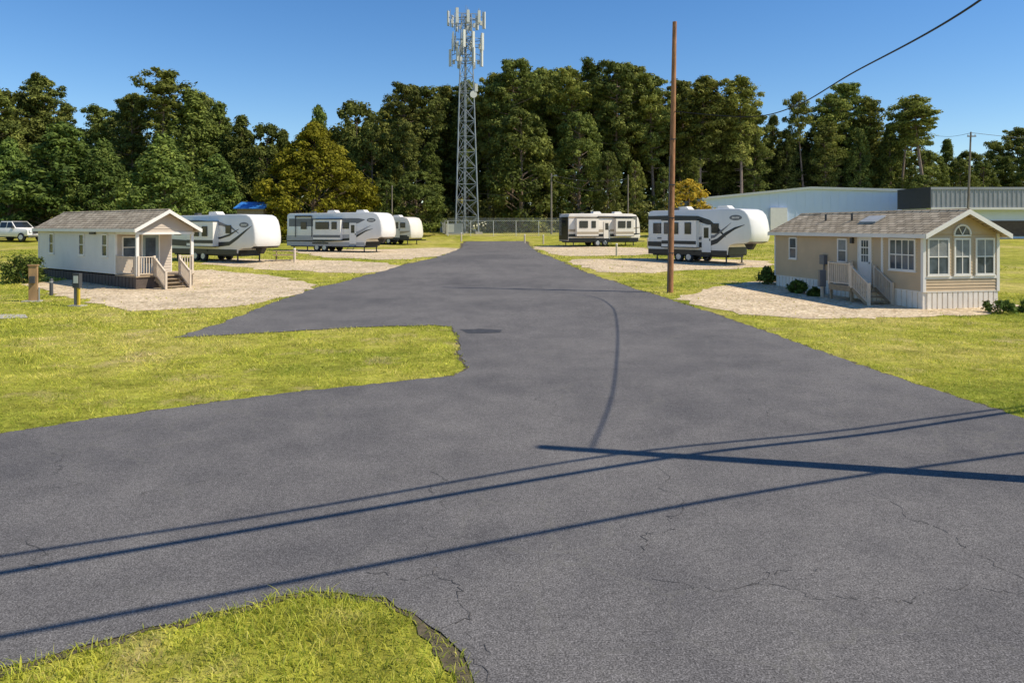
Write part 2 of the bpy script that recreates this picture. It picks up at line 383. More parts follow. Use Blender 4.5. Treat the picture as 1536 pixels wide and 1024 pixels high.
# ---------------------------------------------------------------- vegetation
def clumps(C,Rr,nf,size,flat=.6):
    C=np.array(C); K=len(C)*nf
    cc=np.repeat(C,nf,0); rr=np.repeat(np.array(Rr),nf)
    d=rng.normal(size=(K,3)); d/=np.linalg.norm(d,axis=1)[:,None]
    rad=rr*rng.uniform(.45,1.18,K)
    off=d*rad[:,None]; off[:,2]*=flat
    p=cc+off
    nn=d+rng.normal(0,.45,(K,3))+np.array([0,0,.45]); nn/=np.linalg.norm(nn,axis=1)[:,None]
    t=np.cross(nn,rng.normal(size=(K,3))); t/=np.linalg.norm(t,axis=1)[:,None]; u=np.cross(nn,t)
    s=(size*rng.uniform(.5,1.3,K))[:,None]
    V=np.stack([p-t*s,p-u*s*.5,p+t*s,p+u*s*.5],1).reshape(-1,3)
    i=np.arange(K)*4
    return V,np.column_stack([i,i+1,i+2,i+3])
def leafmesh(name,V,Fc,mat):
    me=bpy.data.meshes.new(name); me.from_pydata(V.tolist(),[],Fc.tolist()); me.materials.append(mat); return me
def pine(h,cw,lo,seed,nb=48,lean=0,matk='pine',cs=1.0):
    rs=random.Random(seed); mb=MB(); pts=[]
    for i in range(8):
        t=i/7; pts.append((lean*t*t+math.sin(t*5+seed)*.25,math.cos(t*4+seed)*.25,h*.96*t))
    mb.tube(pts,[.34*(1-.85*i/7) for i in range(8)],7)
    def tr(t): 
        q=t*7/.96; i=min(6,int(q)); a=Vector(pts[i]); return a.lerp(Vector(pts[i+1]),min(1.2,q-i))
    C=[];Q=[]
    for k in range(nb):
        t=lo+(1-lo)*((k+rs.random())/nb)**.85; s=(t-lo)/(1-lo)
        rad=cw*(.35+1.1*s if s<.45 else .85*math.sqrt(max(.02,1-((s-.45)/.58)**2)))*rs.uniform(.4,1.25)
        a=k*2.4+rs.uniform(-.5,.5); b0=tr(min(t,.955)); rise=rad*rs.uniform(-.05,.35)
        e=b0+Vector((math.cos(a)*rad,math.sin(a)*rad,rise))
        mb.tube([b0,b0.lerp(e,.5)+Vector((0,0,-.15)),e],[.09,.06,.02],4,False)
        for w in ((1,.82,.62,.4) if rad>2 else (1,.6)):
            if rs.random()<.1: continue
            p=b0.lerp(e,w); C.append((p.x+rs.uniform(-.6,.6),p.y+rs.uniform(-.6,.6),p.z+rs.uniform(-.2,.6))); Q.append(cs*rs.uniform(.5,1.25)*(1.0 if s<.85 else .8))
    for k in range(4):
        p=tr(.955); C.append((p.x+rs.uniform(-.6,.6),p.y+rs.uniform(-.6,.6),h*rs.uniform(.94,.98))); Q.append(.8)
    for k in range(8):
        t=rs.uniform(.25,lo); b0=tr(t); a=rs.uniform(0,6.3); mb.tube([b0,b0+Vector((math.cos(a)*1.2,math.sin(a)*1.2,.1))],[.05,.015],3,False)
    V,Fc=clumps(C,Q,85,.25,.6)
    return mb,leafmesh('crown',V,Fc,M[matk]),h
def bushy(h,cw,seed,shape='oval',matk='leaf',nc=150,size=.27,base=.06,nf=85,cr=1.1):
    rs=random.Random(seed); mb=MB()
    mb.tube([(0,0,0),(.1,.1,h*.4),(0,0,h*.88)],[.3*h/14,.2*h/14,.04],7)
    C=[];Q=[]
    for k in range(nc):
        s=base+(1-base)*rs.random()**.9; a=rs.uniform(0,6.283)
        if shape=='oval': rr=cw*math.sqrt(max(0,1-((s-.45)/.56)**2))
        elif shape=='dome': rr=cw*(1 if s<.25 else max(0,1-((s-.25)/.76)**1.5))
        elif shape=='cone': rr=cw*min(1,(1-s)*1.25+.06)*(1 if s>.12 else .85)
        else: rr=cw*(1-s)**.6*(1+.25*math.sin(s*22+a*2))
        rr*=(.55+.45*rs.random()**.4)*(1+.14*math.sin(3*a+s*9+seed))
        p=(math.cos(a)*rr,math.sin(a)*rr,h*s*.96); C.append(p); Q.append(rs.uniform(.6,1.2)*cr*(1 if s<.8 else .7))
        if k%3==0: mb.tube([(0,0,max(.3,p[2]-rr*.5)),(p[0]*.9,p[1]*.9,p[2])],[.06*h/14,.02],4,False)
    V,Fc=clumps(C,Q,nf,size,.75)
    return mb,leafmesh('crown',V,Fc,M[matk]),h
PROTO={}
def proto(key,data):
    mb,cm,h=data; me=bpy.data.meshes.new('trunk'); me.from_pydata(mb.v,[],mb.f); me.materials.append(M['bark']); PROTO[key]=(me,cm,h)
proto('p1',pine(26,4.2,.40,1,56)); proto('p2',pine(26,3.8,.42,2,56,1.0,'pine2')); proto('p3',pine(26,4.8,.34,3,66,-.8))
proto('p4',pine(26,3.6,.2,4,76,.4,'pine2')); proto('p5',pine(26,3.4,.62,5,30,1.8,'pine2',.95)); proto('p6',pine(26,4.0,.28,6,66,-.4,'leaf',1.1))
proto('b1',bushy(16,5.0,11,nc=170)); proto('b2',bushy(16,4.2,12,'oval','leaf',150)); proto('y1',bushy(14,5.0,13,'cone','bushpine',230,.24,.04,85,.95)); proto('y2',bushy(14,4.2,14,'lay','bushpine',200,.24,.04,85,.95))
proto('gold',bushy(13,6.0,15,'dome','gold',400,.19,.02,110,.75)); proto('yel',bushy(8,2.2,16,'oval','yellow',50,.2,.1,60,.8))
proto('vine',bushy(24,3.8,17,'lay','leaf',210,.26,.04)); proto('tall',bushy(24,4.6,18,'oval','pine',210,.26,.08,80,1.1))
def tree(name,label,cat,pxx,top,Y,key,wf=1.0,rz=None,group=None,X=None):
    tm,cm,h0=PROTO[key]; X=(pxx-768)*Y/F; z=hz(Y); h=CAMH+(HY-top)*Y/F-z; s=h/h0
    r=thing(name,label,cat,(X,Y,z),random.uniform(0,6.28) if rz is None else rz,group,(s*wf,s*wf,s))
    for nm,me in (('trunk',tm),('crown',cm)):
        o=bpy.data.objects.new(nm,me); COL.objects.link(o); o.parent=r
    return r
gL='trees of the left hand treeline'; gM='pines behind the cell tower and centre of the treeline'; gR='pines behind the white warehouse'
LL='tall dark evergreen in the left hand treeline, left of the golden tree'
LM='tall dense pine in the treeline between the golden tree and the white warehouse'
LR='dark pine rising behind the long white warehouse roof'
SKY=[(-60,125),(0,128),(60,114),(100,150),(150,165),(195,140),(240,105),(290,128),(340,150),(400,185),(440,200),(480,165),(530,152),(580,160),(605,126),(650,126),(700,120),(766,90),(820,105),(900,92),(950,98),(1000,114),(1050,118),(1110,114),(1135,150),(1160,168),(1180,172),(1236,140),(1275,125),(1320,150),(1380,160),(1430,205),(1600,200)]
def sky(x): return float(np.interp(x,[p[0] for p in SKY],[p[1] for p in SKY]))
for a in [(-20,120,112,'tall',1.1),(20,135,118,'b1',.8),(62,112,120,'p3',1.0),(100,150,125,'vine',1.0),(150,160,118,'p1',1.0),(196,140,116,'p3',.9),(330,148,118,'vine',1.1),(300,138,124,'p1',1.0),(362,168,116,'vine',1.15),(400,185,118,'b1',.85),(425,190,122,'vine',1.0)]:
    tree('woodland_tree',LL,'tree',a[0],a[1],a[2],a[3],a[4],group=gL)
for k in range(-60,440,38): tree('woodland_tree',LL,'tree',k+random.uniform(-8,8),sky(k)+random.uniform(14,45),random.uniform(126,134),random.choice(('tall','p6','vine','p4')),1.1,group=gL)
tree('leaning_pine','tallest pine of the left treeline with a ragged flat top leaning over','tree',248,99,112,'p5',1.25,rz=2.2)
tree('woodland_tree','broad ivy covered tree just right of the ragged leaning pine','tree',288,128,114,'vine',1.3)
for a in [(15,205,104,'y1',1.0),(95,182,102,'y2',1.4),(155,205,100,'y1',1.0),(325,230,104,'y2',1.2)]:
    tree('young_pine','bushy young pine with branches to the ground in front of the left treeline','tree',*a,group='bushy young pines at left')
tree('young_pine','wide bushy young pine directly behind the porch of the grey cabin','tree',245,198,84,'y1',1.15)
tree('golden_tree','rounded golden olive evergreen standing alone behind the second camper','tree',472,180,96,'gold',1.08)
tree('young_pine','small pointed evergreen top rising just behind the golden tree','tree',478,156,118,'y2',.55)
tree('dark_tree','black green rounded tree in shadow right of the golden tree','tree',535,150,114,'b1',.85)
tree('woodland_tree','low spreading green tree left of the cell tower base','tree',625,255,100,'b1',1.3)
tree('woodland_tree','small leafy tree with pale stem right of the golden tree','tree',580,270,98,'b2',1.1)
for a in [(580,160,128,'p4',1.0),(604,124,120,'p3',.9),(640,128,124,'p1',1.0),(668,128,130,'p4',.9),(700,120,128,'p1',.9),(732,108,124,'p2',.9),(766,88,120,'p3',.9),(800,102,126,'p6',.9),(826,104,130,'p4',.9),(860,98,122,'p2',.95),(893,93,126,'p6',.9),(922,91,120,'p3',.9),(950,98,128,'p4',1.0),(978,112,122,'p1',.95),(1020,120,126,'p4',.95),(1052,116,120,'p2',1.1),(1078,150,128,'p6',1.0)]:
    tree('pine_tree',LM,'tree',*a,group=gM)
for k in range(500,1090,34): tree('pine_tree',LM,'tree',k+random.uniform(-8,8),sky(k)+random.uniform(12,40),random.uniform(129,136),random.choice(('tall','p6','p4','p4')),1.1,group=gM)
for k in range(520,1050,44):
    tree('woodland_tree','leafy lower tree at the front edge of the central treeline','tree',k+random.uniform(-9,9),random.uniform(160,250),random.uniform(109,114),random.choice(('vine','p4','b2','p6','p1','tall')),random.uniform(.75,.95),group='lower trees at the front of the central treeline')
tree('pine_tree','pine with a round detached crown, its top standing out left of the sky gap','tree',1110,111,120,'p2',.95,rz=1)
tree('yellow_tree','small tree with yellow autumn leaves beside the brown pole','tree',1033,268,98,'yel',1.25)
for a in [(1130,165,124,'p4',1.0),(1160,168,130,'vine',.9),(1236,140,128,'p2',1.0),(1272,125,132,'p3',1.0),(1305,148,130,'p4',1.0),(1240,185,124,'p4',1.0),(1290,190,122,'vine',.9),(1335,180,126,'vine',1.0),(1180,190,126,'vine',1.0),(1120,195,128,'p4',1.0)]:
    tree('pine_tree',LR,'tree',*a,group=gR)
for k in range(1080,1400,36): tree('pine_tree',LR,'tree',k+random.uniform(-8,8),sky(k)+random.uniform(20,50),random.uniform(132,138),random.choice(('tall','p6','p4')),1.1,group=gR)
for k in range(1080,1350,36): tree('pine_tree',LR,'tree',k+random.uniform(-8,8),random.uniform(195,240),random.uniform(128,131),random.choice(('tall','p6','b1')),1.0,group=gR)
tree('slender_tree','slender sparse pine in the sky gap, crossed by the overhead cable','tree',1206,137,126,'p5',.8,rz=3)
tree('pine_tree','pine with a high open crown, leftmost of the open pair at right','tree',1352,148,124,'p5',1.1,rz=.3)
tree('pine_tree','pine with wide layered branches and bare lower trunk at right','tree',1390,141,120,'p5',1.5,rz=2.4)
for a in [(1420,205,135,'vine',1.0),(1455,225,140,'b2',1.0),(1490,212,150,'p6',1.0),(1525,190,150,'p2',1.1),(1560,180,140,'p3',1.0),(1600,200,135,'b1',1.0),(1385,225,126,'b1',.9),(1440,235,132,'tall',1.0),(1475,240,134,'tall',1.0),(1510,235,136,'p6',1.2),(1545,230,130,'tall',1.0)]:
    tree('distant_tree','lower distant tree behind the grey roofed building at far right','tree',*a,group='distant trees at far right')
tree('small_tree','low round bright green tree above the grey metal roof','tree',1385,262,116,'b2',1.3)
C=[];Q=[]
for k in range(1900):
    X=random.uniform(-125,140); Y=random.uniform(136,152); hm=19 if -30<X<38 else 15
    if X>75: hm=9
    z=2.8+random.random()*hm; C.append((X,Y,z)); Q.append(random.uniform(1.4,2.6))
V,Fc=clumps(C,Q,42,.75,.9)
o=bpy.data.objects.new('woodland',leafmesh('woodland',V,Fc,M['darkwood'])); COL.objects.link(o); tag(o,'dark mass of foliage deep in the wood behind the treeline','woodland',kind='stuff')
C=[];Q=[]
for k in range(1000):
    X=random.uniform(-100,26); Y=random.uniform(108,122)
    if X<-20: Y-=6
    z=hz(Y)+random.random()**1.6*5; C.append((X,Y,z)); Q.append(random.uniform(.6,1.2))
V,Fc=clumps(C,Q,42,.3,.8)
o=bpy.data.objects.new('undergrowth',leafmesh('undergrowth',V,Fc,M['under'])); COL.objects.link(o); tag(o,'tangled low undergrowth along the foot of the treeline','undergrowth',kind='stuff')
def shrub(label,pxx,py,w,h,matk='shrub',seed=1,group=None,nc=30,nf=70):
    X,Y=g(pxx,py); rs=random.Random(seed); C=[];Q=[]
    for k in range(nc):
        a=rs.uniform(0,6.28); r=w/2*rs.random()**.5*.85; z=h*rs.uniform(.12,.95)*(1-.35*r/(w/2)); C.append((math.cos(a)*r,math.sin(a)*r,z)); Q.append(rs.uniform(.07,.2)*(w+h)/1.6)
    V,Fc=clumps(C,Q,nf,.05*(1+Y/60),.9)
    r=thing('shrub',label,'shrub',(X,Y,hz(Y)),0,group)
    o=bpy.data.objects.new('foliage',leafmesh('foliage',V,Fc,M[matk])); COL.objects.link(o); o.parent=r
    st=MB()
    for k in range(5): a=k*1.26; st.tube([(0,0,-.02),(math.cos(a)*w*.25,math.sin(a)*w*.25,h*.7)],[.02,.008],4)
    st.build('stem',M['bark'],r)
shrub('round green shrub standing in front of the left end of the grey cabin',36,424,2.3,1.75,seed=2,nc=44)
shrub('dark shrub at the far left corner of the tan cabin',1152,426,1.2,1.0,seed=3)
shrub('small dark shrub in gravel between tan cabin corner and its deck',1196,440,.85,.65,seed=4)
shrub('low dark shrub under the meter box of the tan cabin',1222,444,.7,.4,seed=5)
shrub('leafy green shrub at the right hand front corner of the tan cabin',1502,470,1.2,.55,seed=6,nc=20,nf=35)
shrub('second leafy shrub at the right edge of the photo beside the tan cabin',1545,468,.9,.6,seed=7,nc=18,nf=35)
# ---------------------------------------------------------------- houses
def obox(mb,o,u,nv,a0,a1,b0,b1,z0,z1):
    P=[]
    for z in (z0,z1):
        for a,bb in ((a0,b0),(a1,b0),(a1,b1),(a0,b1)): P.append((o[0]+u[0]*a+nv[0]*bb,o[1]+u[1]*a+nv[1]*bb,z))
    mb.add(P,[(0,3,2,1),(4,5,6,7),(0,1,5,4),(1,2,6,5),(2,3,7,6),(3,0,4,7)])
def lap(mb,o,u,nv,a0,a1,z0,z1,fn=None,c=.125):
    z=z0
    while z<z1-1e-4:
        zt=min(z+c,z1); l0,l1=(a0,a1) if not fn else fn(z); t0,t1=(a0,a1) if not fn else fn(zt)
        if l1-l0>.02:
            P=[(l0,.026,z),(l1,.026,z),(t1,.002,zt),(t0,.002,zt)]
            mb.poly([(o[0]+u[0]*a+nv[0]*bb,o[1]+u[1]*a+nv[1]*bb,zz) for a,bb,zz in P])
            P=[(l0,.0,z),(l1,.0,z),(l1,.026,z),(l0,.026,z)]
            mb.poly([(o[0]+u[0]*a+nv[0]*bb,o[1]+u[1]*a+nv[1]*bb,zz) for a,bb,zz in P])
        z=zt
def window(par,o,u,nv,a,z,w,h,cols=1,rows=2,blind=False,name='window',fm='white',t=.07):
    mb=MB()
    for s in (-1,1): obox(mb,o,u,nv,a+s*w/2-t/2,a+s*w/2+t/2,.0,.07,z-h/2-t/2,z+h/2+t/2)
    obox(mb,o,u,nv,a-w/2+t/2,a+w/2-t/2,.0,.07,z+h/2-t/2,z+h/2+t/2); obox(mb,o,u,nv,a-w/2-t,a+w/2+t,.0,.085,z-h/2-t,z-h/2-t/2-.001)
    obox(mb,o,u,nv,a-w/2+t/2,a+w/2-t/2,.0,.07,z-h/2-t/2,z-h/2+t/2)
    for i in range(1,cols): x=a-w/2+w*i/cols; obox(mb,o,u,nv,x-.02,x+.02,.0,.056,z-h/2+t/2,z+h/2-t/2)
    for i in range(1,rows): y=z-h/2+h*i/rows; obox(mb,o,u,nv,a-w/2+t/2,a+w/2-t/2,.0,.06,y-.022,y+.022)
    fr=mb.build(name,M[fm],par)
    gp=MB(); obox(gp,o,u,nv,a-w/2+t/2,a+w/2-t/2,.028,.038,z-h/2+t/2,z+h/2-t/2); gp.build('pane',M['hglass'],fr)
    if blind:
        bl=MB(); zz=z+h/2-t/2
        while zz>z+h*.02: obox(bl,o,u,nv,a-w/2+t/2,a+w/2-t/2,.040,.046,zz-.03,zz-.006); zz-=.045
        bl.build('blind',M['curtain'],fr)
    return fr
def gable_roof(par,L0,L1,W,ez,pk,oh,mat,thick=.12):
    sl=(pk-ez)/(W/2); e=ez-sl*oh
    rf=MB()
    for s in (0,1):
        ya,yb=(-oh,W/2) if s==0 else (W+oh,W/2)
        rf.prism([(ya,e),(yb,pk),(yb,pk+thick),(ya,e+thick)],'x',L0,L1)
    r=rf.build('roof',M[mat],par)
    rc=MB(); rc.prism([(W/2-.13,pk+thick-.13*sl+.004),(W/2,pk+thick+.004),(W/2+.13,pk+thick-.13*sl+.004),(W/2+.13,pk+thick-.13*sl+.03),(W/2,pk+thick+.03),(W/2-.13,pk+thick-.13*sl+.03)],'x',L0,L1); rc.build('ridge_cap',M[mat],r)
    for x in (L0-.035,L1+.003):
        for ya in (-oh,W+oh):
            fs=MB(); fs.prism([(ya,e-.08),(W/2,pk-.08),(W/2,pk+thick-.01),(ya,e+thick-.01)],'x',x,x+.032); fs.build('bargeboard',M['white'],r)
    for y0,y1 in ((-oh-.03,-oh-.003),(W+oh+.003,W+oh+.03)):
        fs=MB(); fs.box(L0,L1,y0,y1,e-.05,e+thick-.01); fs.build('fascia',M['white'],r)
    return r
def rail(par,a,b,h=.95,t=.04,sp=.12):
    mb=MB(); a=Vector(a); b=Vector(b); L=(b-a).length; n=max(2,int(L/sp)); up=Vector((0,0,h))
    mb.bar(a+up,b+up,.09,.04); mb.bar(a+Vector((0,0,.1)),b+Vector((0,0,.1)),.05,.04)
    for i in range(1,n): p=a.lerp(b,i/n); mb.bar(p+Vector((0,0,.12)),p+up-Vector((0,0,.02)),t)
    for p in (a,b): mb.bar(p-Vector((0,0,.0)),p+up+Vector((0,0,.06)),.1)
    mb.build('railing',M['paintwood'],par)
# --- tan cabin (right)
W=3.5; Lh=10.6
ang=math.atan2(.979,-.204)
y_ax=Vector((-.979,-.204)); A=Vector((16.3,29.3)); B0=A-y_ax*W
h=thing('park_cabin','tan lap sided park cabin with bay of three tall windows under a gable','cabin',(B0.x,B0.y,0),ang)
Sd=((0,W),(1,0),(0,1)); Gd=((0,0),(0,1),(-1,0)); Od=((0,0),(1,0),(0,-1)); Bd=((Lh,0),(0,1),(1,0))
ez,pk=3.02,3.88
core=MB(); core.prism([(0,.7),(W,.7),(W,ez),(W/2,pk-.02),(0,ez)],'x',0,Lh)
lap(core,*Sd,0.09,Lh-.06,.72,ez-.02); lap(core,*Od,.06,Lh-.06,.72,ez-.02)
lap(core,*Gd,.1,W-.1,.72,ez-.02); sl=(pk-ez)/(W/2)
lap(core,*Gd,0,W,ez,pk-.05,lambda z:(max(0,(z-ez)/sl)+.02,W-(z-ez)/sl-.02)); lap(core,*Bd,0.06,W-.06,.72,ez)
core.build('wall',M['sidingtan'],h)
for (a0,a1,c0,c1) in ((-.045,.09,W-.09,W+.045),(-.045,.09,-.045,.09),(Lh-.06,Lh+.04,W-.06,W+.04)): MB().box(a0,a1,c0,c1,.7,ez).build('corner_board',M['white'],h)
sk=MB(); sk.box(.03,Lh-.03,.03,W-.03,-.1,.695)
for i in range(int(Lh/.3)): obox(sk,*Sd,i*.3+.02,i*.3+.25,-.03,.012,-.05,.69)
for i in range(int(W/.24)): obox(sk,*Gd,i*.24+.02,i*.24+.2,-.03,.012,-.05,.69)
obox(sk,*Sd,0,Lh,0,.03,.692,.73); obox(sk,*Gd,-.03,W+.03,0,.03,.692,.73)
sk.build('skirting',M['skirtlight'],h)
gable_roof(h,-.42,Lh+.3,W,ez,pk,.26,'shingle')
s=MB(); 
def roofpt(x,t,dz): y=W+.26-(W/2+.26)*t; e=ez-sl*.26; return (x,y,e+(pk-e)*t+.12+dz)
s.add([roofpt(3.6,.45,.02),roofpt(4.7,.45,.02),roofpt(4.7,.72,.02),roofpt(3.6,.72,.02),roofpt(3.6,.45,.08),roofpt(4.7,.45,.08),roofpt(4.7,.72,.08),roofpt(3.6,.72,.08)],[(4,5,6,7),(0,1,5,4),(1,2,6,5),(2,3,7,6),(3,0,4,7)])
s.build('skylight',M['curtain'],h)
for x in (5.6,7.6): p=roofpt(x,.6,0); MB().tube([p,(p[0],p[1],p[2]+.3)],.05,8).build('roof_vent',M['vent'],h)
for yy,ww in ((W-.66,.94),(W/2-.02,.70),(.66,.84)):
    window(h,*Gd,yy,2.1,ww,1.42,2,2,True)
ar=MB(); n=12; yc,zc,r0=W/2-.02,2.98,.35
for i in range(n):
    a0,a1=math.pi*i/n,math.pi*(i+1)/n
    P=[(x,yc+r*math.cos(a),zc+r*math.sin(a)) for x in (0,-.075) for r,a in ((r0,a0),(r0+.07,a0),(r0+.07,a1),(r0,a1))]
    ar.add(P,[(0,1,2,3),(7,6,5,4),(0,4,5,1),(1,5,6,2),(2,6,7,3),(3,7,4,0)])
ar.box(-.07,0,yc-.4,yc+.4,zc-.07,zc-.01)
for a in (math.pi/3,2*math.pi/3): ar.bar((-.045,yc,zc),(-.045,yc+r0*math.cos(a),zc+r0*math.sin(a)),.03)
arw=ar.build('arched_window',M['white'],h)
gp=MB(); gp.poly([(-.03,yc+r0*math.cos(math.pi*i/n),zc+r0*math.sin(math.pi*i/n)) for i in range(n+1)]); gp.build('pane',M['hglass'],arw)
window(h,*Sd,1.12,2.15,1.45,1.25,4,2); window(h,*Sd,4.95,2.2,.62,1.05,1,2,True); window(h,*Sd,8.9,2.2,.62,1.05,1,2)
tb=MB(); obox(tb,*Gd,-.02,W+.02,0,.04,1.22,1.32); tb.build('trim_board',M['white'],h); tb=MB(); obox(tb,*Sd,2.25,2.37,0,.045,.74,ez-.1); tb.build('trim_board',M['white'],h)
d=MB(); obox(d,*Sd,2.95,3.0,0,.07,.78,2.9); obox(d,*Sd,3.8,3.85,0,.07,.78,2.9); obox(d,*Sd,2.95,3.85,0,.07,2.9,2.97); obox(d,*Sd,3.0,3.8,.0,.045,.78,2.9); dd=d.build('door',M['white'],h)
gp=MB()
for i in range(3):
    for j in range(3): obox(gp,*Sd,3.18+i*.16,3.3+i*.16,.046,.052,1.75+j*.33,2.03+j*.33)
gp.build('pane',M['hglass'],dd); hd=MB(); obox(hd,*Sd,3.06,3.12,.046,.1,1.68,1.76); hd.build('handle',M['alu'],dd)
lp=MB(); obox(lp,*Sd,4.15,4.3,.0,.14,2.55,2.8); lp.build('porch_lamp',M['vent'],h)
mt=MB(); obox(mt,*Sd,6.1,6.45,.0,.2,1.5,1.95); mt.tube([(6.27,W+.08,.1),(6.27,W+.08,1.5)],.04,6); mt.build('meter_box',M['rvgrey'],h)
dk=MB(); dk.box(2.75,4.25,W+.06,W+1.25,.66,.74); dk.box(2.75,4.25,W+1.2,W+1.24,.5,.655)
for x in (2.8,4.2): dk.box(x-.05,x+.05,W+1.1,W+1.19,-.05,.655)
dk.build('deck',M['deckwood'],h)
st=MB()
for i in range(3): st.box(2.72-.3*(i+1),2.72-.3*i,W+.1,W+1.15,.52-.18*i-.04,.52-.18*i)
for yy in (W+.06,W+1.17): st.add([(2.72,yy,.55),(1.65,yy,-.05),(1.4,yy,-.05),(2.72,yy,.74),(2.72,yy+.035,.55),(1.65,yy+.035,-.05),(1.4,yy+.035,-.05),(2.72,yy+.035,.74)],[(0,1,2,3),(7,6,5,4),(0,4,5,1),(1,5,6,2),(2,6,7,3),(3,7,4,0)])
st.build('steps',M['deckwood'],h)
rail(h,(4.22,W+1.22,.74),(2.78,W+1.22,.74)); rail(h,(4.22,W+.1,.74),(4.22,W+1.1,.74)); rail(h,(2.68,W+1.22,.68),(1.6,W+1.22,.02),.9); rail(h,(2.68,W+.1,.68),(1.6,W+.1,.02),.9)
# --- grey cabin (left)
W=3.0; Lh=13.0; zb=.1
y_ax=Vector((-.626,-.78)); A=Vector((-19.0,37.4)); B0=A-y_ax*W; ang=math.atan2(.626,-.78)
h=thing('porch_cabin','pale grey park cabin with covered front porch, steps and white railings','cabin',(B0.x,B0.y,zb),ang)
Sd=((0,W),(1,0),(0,1)); PX=2.35; Gd=((PX,0),(0,1),(-1,0))
ez,pk=3.12,3.98; sl=(pk-ez)/(W/2)
core=MB(); core.prism([(0,.7),(W,.7),(W,ez),(W/2,pk-.02),(0,ez)],'x',PX,Lh)
lap(core,*Sd,PX+.07,Lh-.06,.72,ez-.02,c=.15); core.build('wall',M['sidinggrey'],h)
ins=MB(); lap(ins,*Gd,.05,W-.05,.78,ez-.15,c=.15); ins.build('porch_wall',M['sidinginner'],h)
ga=MB(); ga.prism([(0,ez-.2),(W,ez-.2),(W,ez),(W/2,pk-.02),(0,ez)],'x',0.02,.1)
lap(ga,(0.02,0),(0,1),(-1,0),0,W,ez-.02,pk-.05,lambda z:(max(0,(z-ez)/sl)+.02,min(W,W-(z-ez)/sl)-.02)); 
ga.build('gable_wall',M['sidinginner'],h)
be=MB(); be.box(-.03,.1,-.03,W+.03,ez-.32,ez-.2); be.box(.1,PX,W-.1,W+.02,ez-.32,ez-.02); be.box(.1,PX,-.02,.1,ez-.32,ez-.02); be.box(.1,PX,.1,W-.1,ez-.1,ez-.06); be.build('porch_beam',M['white'],h)
gable_roof(h,-.4,Lh+.3,W,ez,pk,.26,'shingle2')
for x,y in ((.03,.03),(.03,W-.09)): MB().box(x-.02,x+.11,y-.05,y+.09,.7,ez-.325).build('porch_post',M['white'],h)
MB().box(PX-.04,PX+.08,W-.06,W+.04,.7,ez-.33).build('corner_board',M['white'],h); MB().box(Lh-.06,Lh+.03,W-.06,W+.04,.7,ez).build('corner_board',M['white'],h)
sk=MB(); sk.box(.03,Lh-.03,.03,W-.03,-.3,.62)
for i in range(int(Lh/.4)): obox(sk,*Sd,i*.4+.02,i*.4+.36,-.03,.01,-.3,.62)
sk.build('skirting',M['skirtdark'],h)
dk=MB(); dk.box(-.05,PX-.002,-.02,W+.04,.625,.695); dk.build('porch_deck',M['deckwood'],h)
for s0 in (3.6,6.6,10.9): window(h,*Sd,s0,2.2,.62,1.15,1,2)
window(h,*Gd,W-.7,2.1,.75,1.1,1,2)
d=MB(); obox(d,*Gd,.7,.77,0,.07,.72,2.75); obox(d,*Gd,1.63,1.7,0,.07,.72,2.75); obox(d,*Gd,.7,1.7,0,.07,2.75,2.83); d.build('door_frame',M['white'],h)
d=MB(); obox(d,*Gd,.77,1.63,0,.04,.72,2.75); dd=d.build('door',M['doorgreen'],h)
gp=MB(); obox(gp,*Gd,.93,1.47,.041,.05,1.2,2.6); gp.build('pane',M['hglass'],dd)
lp=MB(); obox(lp,*Sd,4.75,5.4,.0,.12,2.78,2.9); lp.build('wall_light_bar',M['vent'],h)
st=MB()
y0,y1=W*.27,W*.68
for i in range(3): st.box(-.06-.3*(i+1),-.06-.3*i,y0,y1,.5-.18*i-.04,.5-.18*i); st.box(-.06-.3*i-.02,-.06-.3*i,y0,y1,.3-.18*i,.5-.18*i-.041)
for yy in (y0-.04,y1): st.add([(-.06,yy,.45),(-1.05,yy,-.1),(-1.3,yy,-.1),(-.06,yy,.69),(-.06,yy+.038,.45),(-1.05,yy+.038,-.1),(-1.3,yy+.038,-.1),(-.06,yy+.038,.69)],[(0,1,2,3),(7,6,5,4),(0,4,5,1),(1,5,6,2),(2,6,7,3),(3,7,4,0)])
st.build('steps',M['deckwood'],h)
rail(h,(PX-.1,W-.02,.7),(.12,W-.02,.7)); rail(h,(.0,W-.1,.7),(.0,y1+.05,.7)); rail(h,(.0,y0-.05,.7),(.0,.06,.7)); rail(h,(-.1,y1+.02,.62),(-1.15,y1+.02,.0),.9); rail(h,(-.1,y0-.02,.62),(-1.15,y0-.02,.0),.9)
